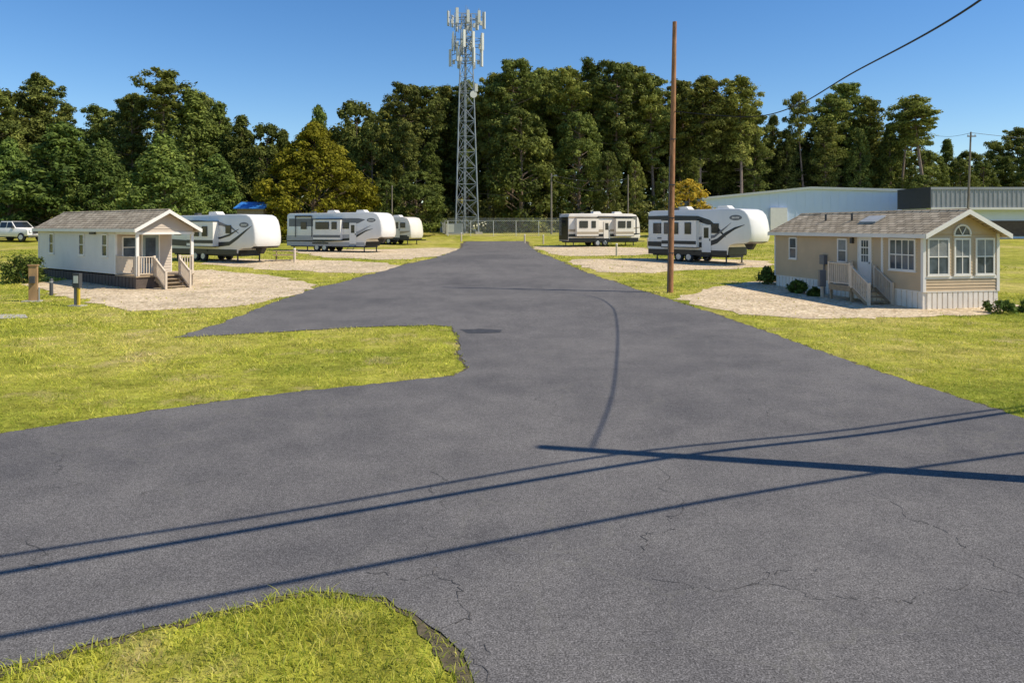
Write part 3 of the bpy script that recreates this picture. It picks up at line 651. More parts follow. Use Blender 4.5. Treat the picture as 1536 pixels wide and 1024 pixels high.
# ---------------------------------------------------------------- campers
def wheel(par,x,y,z,r=.38,w=.24,name='wheel'):
    s=1 if y>0 else -1
    t=MB(); t.tube([(x,y-w/2,z),(x,y-w/2+.03,z),(x,y+w/2-.03,z),(x,y+w/2,z)],[r*.92,r,r,r*.92],20); o=t.build(name,M['rubber'],par,True)
    q=MB(); q.tube([(x,y+s*(w/2+.003),z),(x,y+s*(w/2+.02),z)],[r*.6,r*.55],16); q.build('rim',M['alu'],o,True)
def camper(name,label,loc,rz,L,Ht,kind,body,bands,wins,skirt='rvblack',slides=(),group=None,door=None,emb=None,awning=None,acs=(0,),capband=None):
    r=thing(name,label,'camper',loc,rz,group); h2=L/2; zb=.62
    if kind=='fifth':
        P=[(-h2,zb),(-h2,1.8),(-h2+.02,Ht-.3),(-h2+.12,Ht-.12),(-h2+.35,Ht-.06),(0,Ht-.04),(h2-2.0,Ht),(h2-1.1,Ht-.04),(h2-.65,Ht-.18),(h2-.35,Ht-.45),(h2-.16,Ht-.85),(h2-.05,Ht-1.3),(h2,Ht-1.7),(h2-.02,Ht-2.05),(h2-.15,Ht-2.32),(h2-.5,Ht-2.46),(h2-1.6,Ht-2.5),(h2-2.0,Ht-2.6),(h2-2.12,1.1 if Ht>3.75 else .9),(h2-2.18,zb)]
    else:
        P=[(-h2,zb),(-h2,1.8),(-h2+.02,Ht-.3),(-h2+.12,Ht-.1),(-h2+.35,Ht-.04),(0,Ht),(h2-1.2,Ht-.02),(h2-.6,Ht-.14),(h2-.28,Ht-.5),(h2-.1,Ht-1.1),(h2-.02,1.5),(h2,1.1),(h2-.15,.75),(h2-.4,zb)]
    ysr=[(-1.24,.07),(-1.215,.02),(-1.16,0),(-.95,0),(-.5,0),(0,0),(.5,0),(.95,0),(1.16,0),(1.215,.02),(1.24,.07)]
    n=len(P); Pa=[Vector(p) for p in P]
    def sp(i,y,ins,out=0):
        p=Pa[i]; t=(Pa[(i+1)%n]-Pa[i-1]).normalized(); q=p+Vector((t.y,-t.x))*(ins-out)
        k=max(0,(p.x-(h2-1.8))/1.8); return (q.x-(.34 if kind=='fifth' else .2)*k*(abs(y)/1.24)**2.5,y,q.y)
    mb=MB()
    for y,ins in ysr:
        for i in range(n): mb.v.append(sp(i,y,ins))
    m_=len(ysr)
    for j in range(m_-1):
        for i in range(n): mb.f.append((j*n+i,j*n+(i+1)%n,(j+1)*n+(i+1)%n,(j+1)*n+i))
    mb.f.append(tuple(range(n))); mb.f.append(tuple((m_-1)*n+i for i in range(n))[::-1])
    mb.build('body',M[body],r,True)
    YS_=1.243
    def loft(name,i0,i1,mk,ylim=1.2,out=.012):
        q=MB(); yy=[y for y,_ in ysr if abs(y)<=ylim]
        idx=list(range(i0,i1+1))
        for y in yy:
            for i in idx: q.v.append(sp(i,y,0,out))
        k=len(idx)
        for j in range(len(yy)-1):
            for i in range(k-1): q.f.append((j*k+i,j*k+i+1,(j+1)*k+i+1,(j+1)*k+i))
        q.build(name,M[mk],r,True)
    if kind=='fifth':
        loft('nose_trim',14,16,'rvblack',1.22)
        if capband: loft('nose_band',12,13,capband,1.22)
    xe=h2-2.2 if kind=='fifth' else h2-.45
    for s in (-1,1): MB().box(-h2+.03,xe,*(sorted((s*YS_,s*(YS_+.012)))),zb-.08,zb+.3).build('skirt',M[skirt],r)
    for bi,(mk,pts) in enumerate(bands):
        for s in (-1,1):
            b2=MB(); y=s*(YS_+.015+.003*bi)
            for i in range(len(pts)-1):
                (xa,za,wa),(xb,zb_,wb)=pts[i],pts[i+1]
                b2.poly([(xa*h2,y,za+wa),(xb*h2,y,zb_+wb),(xb*h2,y,zb_-wb),(xa*h2,y,za-wa)])
            b2.build('graphic_stripe',M[mk],r)
    for (x,z,w,hh,dep) in slides:
        sl_=MB(); sl_.box(x-w/2,x+w/2,-YS_-dep,-YS_+.01,z-hh/2,z+hh/2); so=sl_.build('slide_out',M[body],r)
        for (za,zb2) in ((z+hh/2,z+hh/2+.06),(z-hh/2-.06,z-hh/2)): MB().box(x-w/2-.02,x+w/2+.02,-YS_-dep-.02,-YS_+.005,za,zb2).build('trim',M['rvblack'],so)
        MB().box(x-w/2+.01,x+w/2-.01,-YS_-dep-.006,-YS_-dep-.002,z-hh/2+.2,z-hh/2+.45).build('lower_stripe',M[bands[0][0]],so)
    for (x,z,w,hh,dep) in wins:
        y=-YS_-.026-dep
        q=MB(); q.box(x-w/2,x+w/2,y-.02,y,z-hh/2,z+hh/2); fo=q.build('window',M['rvblack'],r)
        q=MB(); q.box(x-w/2+.05,x+w/2-.05,y-.026,y-.021,z-hh/2+.05,z+hh/2-.05); q.build('pane',M['glass'],fo)
    if door is not None:
        q=MB(); q.box(door-.38,door+.38,-YS_-.045,-YS_-.027,.78,2.75); do=q.build('door',M[body],r)
        q=MB(); q.box(door-.2,door+.2,-YS_-.052,-YS_-.046,1.8,2.55); q.build('door_window',M['glass'],do)
        q=MB(); q.box(door+.27,door+.33,-YS_-.08,-YS_-.046,1.6,1.75); q.build('handle',M['darksteel'],do)
        q=MB()
        for i in range(2): q.box(door-.35,door+.35,-YS_-.3-.25*i,-YS_-.05-.25*i,.5-.22*i,.54-.22*i)
        for s in (-.33,.33): q.bar((door+s,-YS_-.05,.62),(door+s,-YS_-.55,.25),.03)
        q.build('step',M['darksteel'],r)
    for k in acs:
        q=MB(); q.prism([(k-.5,Ht-.03),(k-.42,Ht+.22),(k+.3,Ht+.24),(k+.55,Ht+.02)],'y',-.34,.34); q.build('roof_air_conditioner',M['white'],r)
    MB().box(-h2*.55-.2,-h2*.55+.2,-.5,-.15,Ht-.03,Ht+.14).build('roof_vent',M['vent'],r)
    wx=-h2*.28 if kind=='fifth' else -h2*.12
    for s in (-1,1):
        for dx in (-.45,.45): wheel(r,wx+dx,s*1.13,.38)
        MB().box(wx-.95,wx+.95,*(sorted((s*(YS_+.026),s*(YS_+.05)))),.74,.88).build('fender',M['rvblack'],r)
    lg=[(-h2+.7,1.0),(-h2+.7,-1.0)]+([(h2-2.4,1.0),(h2-2.4,-1.0)] if kind=='fifth' else [(h2-.9,.9),(h2-.9,-.9)])
    for (x,y) in lg:
        q=MB(); q.bar((x,y,.02),(x,y,.7),.08); q.box(x-.12,x+.12,y-.12,y+.12,0.0,.03); q.build('stabiliser_leg',M['darksteel'],r)
    fr=MB(); fr.box(-h2+.2,xe,-.9,.9,.42,.6)
    if kind!='fifth': fr.bar((h2-.2,.5,.5),(h2+1.0,0,.5),.1); fr.bar((h2-.2,-.5,.5),(h2+1.0,0,.5),.1)
    fr.build('chassis',M['darksteel'],r)
    if kind=='fifth':
        zk=min(1.0,Ht-2.9)
        MB().add([(h2-1.25,-.15,zk),(h2-.95,-.15,zk),(h2-.7,-.2,Ht-2.46),(h2-1.5,-.2,Ht-2.46),(h2-1.25,.15,zk),(h2-.95,.15,zk),(h2-.7,.2,Ht-2.46),(h2-1.5,.2,Ht-2.46)],[(0,1,2,3),(7,6,5,4),(0,4,5,1),(1,5,6,2),(2,6,7,3),(3,7,4,0)]).build('kingpin_hitch',M['darksteel'],r)
        MB().box(h2-2.16,h2-2.08,-1.15,1.15,.62,min(1.45,Ht-2.65)).build('front_locker_panel',M['rvblack'],r)
    if awning:
        q=MB(); q.tube([(awning[0],-YS_-.1,Ht-.35),(awning[1],-YS_-.1,Ht-.35)],.07,8)
        for x in awning: q.bar((x,-YS_-.05,Ht-.4),(x,-YS_-.05,1.4),.05)
        q.build('awning',M['darksteel'],r)
    if emb:
        ex,ezz=emb
        for s in (-1,1):
            y=s*(YS_+.012); q=MB(); q.poly([(ex+.5*math.cos(a*math.pi/8),y,ezz+.19*math.sin(a*math.pi/8)) for a in range(16)])
            eo=q.build('emblem',M['rvgrey'],r); q=MB(); y=s*(YS_+.02)
            for k in range(6): q.poly([(ex-.3+k*.1,y,ezz-.06),(ex-.24+k*.1,y,ezz-.06),(ex-.2+k*.1,y,ezz+.06),(ex-.26+k*.1,y,ezz+.06)])
            q.build('lettering',M['rvwhite'],eo)
    q=MB()
    for y in (.5,.85): q.tube([(-h2-.1,y,1.2),(-h2-.1,y,Ht-.02)],.018,6)
    for k in range(6): q.tube([(-h2-.1,.5,1.35+k*.36),(-h2-.1,.85,1.35+k*.36)],.014,6)
    q.build('ladder',M['alu'],r)
    for y in (-1.05,1.05): MB().box(-h2-.03,-h2-.003,y-.09,y+.09,1.3,1.6).build('tail_lamp',M['red'],r)
    return r
def loc(pxx,py,dz=0):
    X,Y=g(pxx,py); return (X,Y,hz(Y)+dz)
camper('fifth_wheel_camper','white camper with black swooshes parked just behind the grey cabin porch',loc(338,391),R(-30),10.0,3.5,'fifth','rvwhite',
  [('rvblack',[(-1,1.4,.24),(-.4,1.3,.22),(.1,1.25,.18),(.4,1.35,.14),(.58,1.8,.12),(.75,2.3,.07),(.88,2.65,.01)]),
   ('rvgrey',[(-1,2.95,.14),(-.3,2.95,.14),(.2,2.8,.12),(.45,2.5,.08),(.6,2.1,.02)]),
   ('rvblack',[(-.1,1.75,.02),(.2,1.75,.07),(.4,1.98,.08),(.6,2.4,.02)])],
  [(-1.2,2.25,.9,.75,.5),(-.1,2.25,.6,.75,.5),(1.9,2.4,.6,.6,0),(-3.9,2.3,.8,.7,0)],slides=[(-.7,2.05,3.0,1.8,.5)],emb=(3.55,2.72),acs=(-1,))
camper('fifth_wheel_camper','white and grey camper with long grey band, second along the left row',loc(513,377),R(-24),11.4,3.75,'fifth','rvwhite',
  [('rvgrey',[(-.95,2.8,.38),(-.2,2.8,.38),(.3,2.85,.34),(.5,2.95,.22),(.62,3.05,.03)]),
   ('rvsilver',[(-1,1.3,.22),(-.2,1.3,.22),(.3,1.45,.2),(.5,1.85,.14),(.66,2.3,.06),(.74,2.5,.01)]),
   ('rvblack',[(-1,1.0,.05),(-.2,1.02,.08),(.3,1.2,.12),(.48,1.55,.1),(.64,2.0,.06),(.78,2.2,.01)])],
  [(-3.6,2.5,.7,.7,0),(-1.1,2.5,1.6,.7,.35),(1.4,2.5,.7,.6,0),(.3,2.5,.6,.7,.35)],skirt='rvsilver',slides=[(-.6,2.1,3.2,1.9,.35)],door=2.2,emb=(4.25,3.0),awning=(-4.6,-2.6),acs=(-1,2.4))
camper('travel_trailer','white and brown camper partly hidden, farthest along the left row',loc(592,366),R(-28),6.8,3.15,'trailer','rvcream',
  [('rvtan',[(-1,1.3,.2),(-.2,1.3,.2),(.5,1.35,.16),(.9,1.5,.05)]),('rvblack',[(-1,.98,.1),(0,.98,.1),(.8,1.0,.06)])],
  [(-.6,2.2,1.1,.7,.4),(2.1,2.2,.7,.6,0)],slides=[(-.5,1.95,2.2,1.6,.4)],door=1.3,acs=(.5,))
t=camper('travel_trailer','cream camper with tan bands and rear end painted black for its shade, farthest along the right row',loc(901,369),R(20),9.0,3.6,'trailer','rvcream',
  [('rvtan',[(-1,1.75,.14),(-.2,1.7,.14),(.5,1.8,.12),(.95,2.1,.03)]),('rvblack',[(-1,1.2,.16),(0,1.2,.16),(.6,1.25,.13),(.95,1.4,.03)]),('rvtan',[(-1,3.15,.1),(.6,3.15,.1),(.85,3.0,.02)])],
  [(-2.9,2.4,1.0,.75,.45),(-1.7,2.4,.5,.75,.45),(1.7,2.4,.9,.75,.5),(2.6,2.4,.5,.75,.5)],slides=[(-2.4,2.1,2.6,1.9,.45),(2.1,2.1,2.2,1.9,.5)],door=.1,acs=(-.6,2),awning=(-1.0,3.8))
MB().box(-4.54,-4.505,-1.18,1.18,.7,3.2).build('rear_shade_panel',M['rvblack'],t); MB().box(-4.56,-4.542,-.6,.6,2.2,2.85).build('rear_window',M['glass'],t)  # black sheet paints in the shade on the camper's rear end
camper('fifth_wheel_camper','large white camper with bold black swooshes, right of the brown pole',loc(1062,393),R(-49),9.2,3.9,'fifth','rvwhite',
  [('rvblack',[(-1,3.3,.14),(-.5,3.3,.16),(0,3.2,.2),(.22,2.9,.2),(.38,2.4,.13),(.5,1.9,.03)]),
   ('rvblack',[(-1,1.3,.18),(-.3,1.28,.2),(.15,1.3,.18),(.35,1.6,.17),(.5,2.1,.13),(.66,2.5,.08),(.83,2.75,.01)]),
   ('rvgrey',[(-.8,1.75,.05),(0,1.75,.1),(.3,1.92,.1),(.47,2.45,.06),(.6,2.9,.01)])],
  [(-3.7,2.5,.75,.8,0),(-2.1,2.5,1.3,.85,.4),(-.6,2.5,.55,.85,.4),(1.45,2.5,.6,.7,0)],slides=[(-1.45,2.1,3.1,1.95,.4)],door=.72,emb=(3.1,3.25),acs=(-2,1.5))
# ---------------------------------------------------------------- pickup
def pickup(label,lc,rz,s):
    r=thing('pickup_truck',label,'pickup truck',lc,rz,None,(s,s,s))
    P=[(-2.8,.55),(-2.8,1.15),(-.95,1.18),(-.85,1.2),(1.0,1.22),(2.3,1.14),(2.55,1.0),(2.62,.55),(1.9,.45),(-2.1,.45)]
    mb=MB(); n=len(P)
    for y,k in ((-.98,.05),(-.94,0),(0,0),(.94,0),(.98,.05)):
        for p in P: mb.v.append((p[0]*(1-k*.3)-(.12*abs(y)**3 if p[0]>2 else 0),y,p[1]-(k if p[1]>1 else -k)))
    for j in range(4):
        for i in range(n): mb.f.append((j*n+i,j*n+(i+1)%n,(j+1)*n+(i+1)%n,(j+1)*n+i))
    mb.f.append(tuple(range(n))); mb.f.append(tuple(4*n+i for i in range(n)))
    mb.build('body',M['rvwhite'],r,True)
    mb=MB(); C0=[(-.95,.94,1.17),(1.05,.94,1.2),(.4,.78,1.82),(-.8,.78,1.84)]
    V0=[(x,y,z) for x,y,z in C0]+[(x,-y,z) for x,y,z in C0]; mb.add(V0,[(0,1,2,3),(7,6,5,4),(0,3,7,4),(1,5,6,2),(3,2,6,7)]); mb.build('cab',M['rvwhite'],r)
    for s2 in (-1,1):
        for (a,b2) in ((-.8,-.05),(.05,.85)):
            q=MB(); q.poly([(a,s2*.945,1.26),(b2,s2*.945,1.26),(b2-(.38 if b2>.5 else 0),s2*.825,1.74),(a+(.05 if a<-.5 else 0),s2*.825,1.74)]); q.build('side_window',M['glass'],r)
        for x in (-1.75,1.75): wheel(r,x,s2*.9,.4,.4,.26)
        MB().box(2.45,2.6,*(sorted((s2*.6,s2*.86))),.82,1.02).build('headlight',M['headlight'],r)
        MB().box(.75,.95,*(sorted((s2*.98,s2*1.15))),1.2,1.4).build('wing_mirror',M['darksteel'],r)
    q=MB(); q.poly([(1.0,-.84,1.27),(1.0,.84,1.27),(.45,.72,1.80),(.45,-.72,1.80)]); q.build('windscreen',M['glass'],r)
    MB().box(2.6,2.66,-.55,.55,.75,1.02).build('grille',M['darksteel'],r)
    MB().box(2.55,2.75,-.95,.95,.45,.62).build('bumper',M['alu'],r)
pickup('white pickup truck parked on the grass at the left edge of the photo',loc(24,362),R(-16),1.35)
# ---------------------------------------------------------------- cell tower
TX,TY=(699-768)*105/F,105.0; TZ=hz(105)
tw=thing('cell_tower','tall grey steel lattice cell tower carrying tiers of white panel antennas','cell tower',(TX,TY,TZ),R(12))
Hh=31.0
def tp(k,z): r0=1.9*(1-z/Hh)+.8*(z/Hh); a=R(90+120*k); return Vector((r0*math.cos(a),r0*math.sin(a),z))
for k in range(3): MB().tube([tp(k,0),tp(k,Hh)],[.12,.08],8).build('leg',M['steel'],tw)
br=MB(); nz=15; zs=[Hh*(1-(1-i/nz)**1.15) for i in range(nz+1)]
for i in range(nz):
    for k in range(3):
        a0,a1,b0,b1=tp(k,zs[i]),tp(k,zs[i+1]),tp((k+1)%3,zs[i]),tp((k+1)%3,zs[i+1])
        br.bar(a0,b1,.055); br.bar(b0,a1,.055); br.bar(a1,b1,.055)
br.tube([tp(0,0)+Vector((.1,-.5,0)),tp(0,Hh)+Vector((.1,-.4,0))],.09,6); br.build('bracing',M['steel'],tw)
for k in range(3):
    p=tp(k,0); MB().box(p.x-.5,p.x+.5,p.y-.5,p.y+.5,-.2,.25).build('footing',M['concrete'],tw)
for ti,(z,rad,na) in enumerate(((30.3,1.7,3),(27.1,1.5,3),(24.9,1.6,2))):
    pf=MB()
    for s in range(3):
        a=R(30+120*s+25*ti); c=Vector((math.cos(a),math.sin(a),0)); t=Vector((-c.y,c.x,0)); L=1.55 if na==3 else 1.1
        for dz in (-.45,.45): pf.bar(c*rad-t*L+Vector((0,0,z+dz)),c*rad+t*L+Vector((0,0,z+dz)),.08)
        for dz in (-.45,.45): pf.bar(Vector((0,0,z+dz)),c*rad+Vector((0,0,z+dz)),.1)
        for q in range(na):
            u=-L+2*L*q/(na-1); p=c*(rad+.18)+t*u
            pf.tube([p+Vector((0,0,z-1.25))-c*.12,p+Vector((0,0,z+1.25))-c*.12],.04,6)
            hgt=random.choice((1.05,1.2,.85)); an=MB()
            P=[p+c*.1+t*w1*.22+Vector((0,0,zz)) for zz in (z-hgt,z+hgt) for w1 in (-1,1)]+[p+c*.3+t*w1*.18+Vector((0,0,zz)) for zz in (z-hgt,z+hgt) for w1 in (-1,1)]
            an.add(P,[(0,1,3,2),(4,5,7,6),(0,1,5,4),(2,3,7,6),(0,2,6,4),(1,3,7,5)]); an.build('panel_antenna',M['antenna'],tw)
            MB().box(p.x-c.x*.4-.16,p.x-c.x*.4+.16,p.y-c.y*.4-.12,p.y-c.y*.4+.12,z-.8,z-.2).build('radio_unit',M['antenna'],tw)
    pf.build('antenna_mount',M['steel'],tw)
rd=MB(); rd.tube([(0.9,-.9,19.6),(0.9,-1.15,19.6)],[.5,.5],14); rd.build('microwave_dish',M['antenna'],tw)
MB().box(1.1,1.5,-1.2,-.9,20.0,21.1).build('panel_antenna',M['antenna'],tw); MB().bar((-1.1,-.6,19.8),(1.4,-.9,19.8),.08).build('antenna_mount',M['steel'],tw)
MB().tube([(0,0,Hh-.3),(0,0,Hh+1.4)],.03,6).build('lightning_rod',M['steel'],tw)
eq=thing('equipment_cabinet','grey green equipment cabinet at the foot of the cell tower','cabinet',((682-768)*103/F,103,hz(103)),0)
MB().box(-1.1,1.1,-.5,.5,.15,1.5).build('housing',M['steel'],eq); MB().box(-1.3,1.3,-.7,.7,-.2,.149).build('plinth',M['concrete'],eq); MB().box(-.9,-.05,-.52,-.502,.3,1.4).build('door',M['antenna'],eq)
def fence(label,p0,p1,hh=2.1,sp=3.0):
    p0=Vector(p0); p1=Vector(p1); L=(p1-p0).length; n=int(L/sp); r=thing('chain_link_fence',label,'fence',(p0.x,p0.y,hz(p0.y)))
    d=(p1-p0)
    for i in range(n+1): q=d*(i/n); zz=hz(p0.y+q.y)-hz(p0.y); MB().tube([(q.x,q.y,zz-.1),(q.x,q.y,zz+hh)],.045,6).build('post',M['antenna'],r)
    w=MB(); z1=hz(p1.y)-hz(p0.y); w.bar((0,0,hh-.03),(d.x,d.y,hh-.03+z1),.05); w.build('top_rail',M['antenna'],r)
    w=MB(); c=.28; k=int(L/c)
    for i in range(-int(hh/c),k):
        for s in (1,-1):
            a0=i*c; t0=max(0,-a0); e=min(hh,L-a0)
            if e<=t0: continue
            za,zb=(t0,e) if s==1 else (hh-t0,hh-e)
            A_=d*((a0+t0)/L); B_=d*((a0+e)/L); w.bar((A_.x,A_.y,za),(B_.x,B_.y,zb),.016)
    for dz in (2.2,2.3,2.4): w.bar((0,0,hh+dz-2.1),(d.x,d.y,hh+dz-2.1),.014)
    w.build('wire_mesh',M['antenna'],r)
fence('chain link fence running right from the foot of the cell tower',((672-768)*100/F,100),((842-768)*100/F,100))
fence('short chain link fence side going back beside the cell tower base',((672-768)*100/F,100.1),((690-768)*112/F-3,112))
# ---------------------------------------------------------------- poles and cables
def pole(name,label,x,y,h,r=.17,lean=0,mat='creos',arm=None,lamp=False,group=None):
    z=hz(y); t=thing(name,label,'utility pole',(x,y,z),0,group); q=MB(); q.tube([(0,0,-.2),(lean*.5,0,h*.5),(lean,0,h)],[r,r*.85,r*.65],14); q.build('shaft',M[mat],t,True)
    if arm:
        MB().box(lean-arm,lean+arm,-r-.1,-r*.6,h-.6,h-.48).build('crossarm',M['poleg'],t)
        for s in (-.85,0,.85):
            MB().tube([(lean+arm*s,-r*.8-.02,h-.48),(lean+arm*s,-r*.8-.02,h-.28)],[.06,.035],8).build('insulator',M['antenna'],t)
    if lamp:
        q=MB(); q.bar((lean,0,h-.5),(lean+.5,-.2,h-.3),.06); q.box(lean+.4,lean+.8,-.3,-.1,h-.38,h-.25); q.build('lamp',M['steel'],t)
    return t
bx,by=g(1005,439); topz=CAMH+(HY-33)*by/F-hz(by)
bp=pole('wooden_pole','tall bare reddish brown wooden pole at the right edge of the asphalt',bx,by,topz,.155,(1012-1005)*by/F)
MB().tube([(-.13,-.11,.0),(-.10,-.11,3.2),(-.04,-.11,6.6)],.028,8).build('conduit',M['vent'],bp)
for zz in (1.9,3.6,5.2,7.4): MB().box(-.14+zz*.018,.14+zz*.018,-.15,-.13,zz,zz+.05).build('strap',M['darksteel'],bp)
pole('utility_pole','utility pole standing outside the right edge, shading the asphalt',8.35,9.25,9.0,.17)
pole('utility_pole','thin grey pole with a lamp right of the chain link fence',(827-768)*104/F,104,CAMH+(HY-260)*104/F-hz(104),.15,0,'poleg',lamp=True)
pole('utility_pole','utility pole with small crossarm above the grey metal roof at far right',(1450-768)*88/F,88,CAMH+(HY-198)*88/F-hz(88),.14,.5,'poleg',arm=.5)
pole('utility_pole','short thin pole between the golden tree and the second camper',(588-768)*96/F,96,CAMH+(HY-278)*96/F-hz(96),.1,0,'poleg')
pole('utility_pole','faint thin pole among trees left of the brown pole',(942-768)*106/F,106,CAMH+(HY-262)*106/F-hz(106),.12,0,'poleg')
TAN=1.11; SX,SY=.975,-.22
def cable(name,label,pts,r=.02,n=14,group=None):
    P=[Vector(p) for p in pts]; out=[]
    for i in range(len(P)-1):
        p0=P[max(0,i-1)];p1=P[i];p2=P[i+1];p3=P[min(len(P)-1,i+2)]
        for k in range(n):
            t=k/n; q=.5*((2*p1)+(p2-p0)*t+(2*p0-5*p1+4*p2-p3)*t*t+(3*p1-p0-3*p2+p3)*t**3); out.append(q)
    out.append(P[-1]); MB().tube(out,r,6).build(name,M['wire'],None,True,label=label,cat='cable',group=group)
def lift(pts,z): 
    out=[]
    for p in pts:
        X,Y=g(*p); out.append((X+SX*z/TAN,Y+SY*z/TAN,z))
    return out
def ext(P,a,b):
    d0=(Vector(P[0])-Vector(P[1])).normalized(); d1=(Vector(P[-1])-Vector(P[-2])).normalized()
    return [tuple(Vector(P[0])+d0*a)]+P+[tuple(Vector(P[-1])+d1*b)]
cable('overhead_cable','upper overhead cable whose thin shadow crosses the asphalt',ext(lift([(0,836),(450,765),(915,684),(1250,648),(1500,614)],7.4),14,25),.038)
cable('overhead_cable','thick overhead cable whose dark shadow crosses the asphalt',ext(lift([(0,861),(450,783),(1000,688),(1300,652),(1536,616)],6.9),14,25),.055)
cable('overhead_cable','nearest overhead cable whose shadow crosses the lower asphalt',ext(lift([(0,957),(500,861),(1020,760),(1300,713),(1536,680)],7.0),14,25),.044)
cable('service_cable','black cable sagging across the upper right sky to the brown pole',[(8.35,9.25,8.2),(8.65,13.9,7.45),(10.55,23.0,8.05),(11.05,29.0,8.0),(10.5,33.0,8.2),(bx+.1,by,8.9)],.022)
cable('distant_cable','thin cable from the lamp pole dipping left towards the tower',[at(827,272,104),at(780,292,104.5),at(712,290,105)],.025)
cable('distant_cable','thin cable from the lamp pole to the pole among the trees',[at(827,263,104),at(885,272,105),at(942,268,106)],.025)
cable('distant_cable','second thin cable below it between the same two poles',[at(827,270,104),at(885,286,105),at(942,276,106)],.025)
cable('distant_cable','thin cable leaving the far right utility pole to the right',[at(1455,199,88),at(1500,204,88),at(1580,212,88)],.025)
cable('distant_cable','thin cable leaving the far right utility pole to the left',[at(1455,200,88),at(1420,205,95),at(1380,200,118)],.02)
# ---------------------------------------------------------------- warehouse, sheds
def X_(p,Y): return (p-768)*Y/F
def Z_(p,Y): return CAMH+(HY-p)*Y/F
zb=hz(110)-.3
wh=thing('warehouse','long low white metal warehouse behind the tan cabin','warehouse',(0,0,0))
xl,xm,xr=X_(1056,108),X_(1215,106.5),X_(1366,105)
c=MB(); c.add([(xl,108,zb),(xm,106.5,zb),(xr,105,zb),(xr,122,zb),(xl,124,zb),(xl,108,Z_(298,108)),(xm,106.5,Z_(282,106.5)),(xr,105,Z_(286,105)),(xr,122,Z_(286,105)),(xl,124,Z_(298,108))],[(0,1,6,5),(1,2,7,6),(2,3,8,7),(3,4,9,8),(4,0,5,9),(5,6,7,8,9)])
c.build('wall',M['whitemetal'],wh)
rb=MB()
def wl(a,b,za,zb2,n):
    a=Vector(a);b=Vector(b)
    for i in range(n):
        t=(i+.5)/n; p=a.lerp(b,t); zt=za+(zb2-za)*t; rb.bar((p.x,p.y,zb),(p.x,p.y,zt-.4),.07,.07)
wl((xl,108),(xm,106.5),Z_(298,108),Z_(282,106.5),12); wl((xm,106.5),(xr,105),Z_(282,106.5),Z_(286,105),12)
rb.build('wall_rib',M['whitemetal'],wh)
rf=MB()
for (a,b2,za,zb2) in (((xl-.3,107.9),(xm,106.3),Z_(298,108),Z_(282,106.5)),((xm,106.3),(xr+.2,104.8),Z_(282,106.5),Z_(286,105))):
    rf.bar((a[0],a[1],za),(b2[0],b2[1],zb2),.35,.35)
rf.build('roof_edge',M['antenna'],wh)
pd=X_(1167,106.9); MB().box(pd-1.2,pd+1.2,106.5,106.8,zb+.3,zb+3.9).build('loading_door',M['white'],wh)
sh=thing('metal_roof_building','building with dark end wall and ribbed grey metal fascia at far right','building',(0,0,0))
Yb=94; x0,x1=X_(1396,Yb),X_(1720,Yb); zt=Z_(281,Yb); ze=Z_(311,Yb)
MB().box(x0+.3,x1,Yb+1.5,Yb+7.5,hz(Yb)-.3,ze+.5).build('wall',M['whitemetal'],sh)
MB().box(x0,x1,Yb,Yb+8,ze,zt-.05).build('upper_fascia',M['greymetal'],sh)
c=MB(); k=x0+.2
while k<x1: c.box(k,k+.12,Yb-.05,Yb-.002,ze+.03,zt-.3); k+=.6
c.build('fascia_rib',M['greymetal'],sh)
MB().box(x0-.005,x1,Yb-.09,Yb+.1,zt-.28,zt+.02).build('coping',M['greymetal'],sh)
MB().box(x0-.12,x0-.01,Yb-.1,Yb+7.9,ze-.1,zt+.05).build('dark_end_panel',M['darkwall'],sh)
MB().box(x0+6,x1,Yb+1.4,Yb+1.49,hz(Yb)+.4,hz(Yb)+2.4).build('shutter',M['skirtdark'],sh)
MB().box(x0,x1,Yb-.12,Yb-.005,ze-.3,ze-.02).build('gutter',M['white'],sh)
bs=thing('blue_roof_shed','low shed with a small bright blue sheet roof behind the first camper','shed',((385-768)*92/F,92,hz(92)),R(-6))
MB().box(-1.7,1.7,-1.8,1.8,-.2,3.9).build('wall',M['deckwood'],bs)
c=MB(); c.prism([(-2.1,3.9),(0,4.7),(0,4.82),(-2.1,4.02)],'x',-2.0,2.0); c.prism([(2.1,3.9),(.002,4.7),(.002,4.82),(2.1,4.02)],'x',-2.0,2.0); c.build('roof',M['blue'],bs)
MB().box(-.5,.5,-1.86,-1.803,0,2.1).build('door',M['white'],bs)
# ---------------------------------------------------------------- small things
def L3(pxx,py): X,Y=g(pxx,py); return (X,Y,hz(Y))
t=thing('hookup_post','brown wooden hookup post with flat cap at far left, leftmost of three posts','post',L3(50,452),R(10))
MB().box(-.17,.17,-.06,.06,-.05,1.55).build('board',M['brownwood'],t); MB().box(-.1,.1,-.16,-.062,.8,1.1).build('utility_box',M['vent'],t); MB().box(-.2,.2,-.1,.1,1.552,1.6).build('cap',M['brownwood'],t); MB().tube([(.25,-.05,0),(.25,-.05,.6)],.03,8).build('conduit',M['steel'],t); MB().box(-.35,.4,-.3,.1,-.02,.05).build('base',M['concrete'],t)
t=thing('bollard','short black bollard between the two hookup posts at left','bollard',L3(77,443))
MB().tube([(0,0,0),(0,0,.75),(0,0,.8)],[.08,.08,.05],12).build('post',M['vent'],t,True); MB().tube([(0,0,.6),(0,0,.68)],.084,12,False).build('band',M['alu'],t)
t=thing('power_pedestal','power pedestal with dark head and yellow leg on the lawn before the cabin','pedestal',L3(116,459),R(-8))
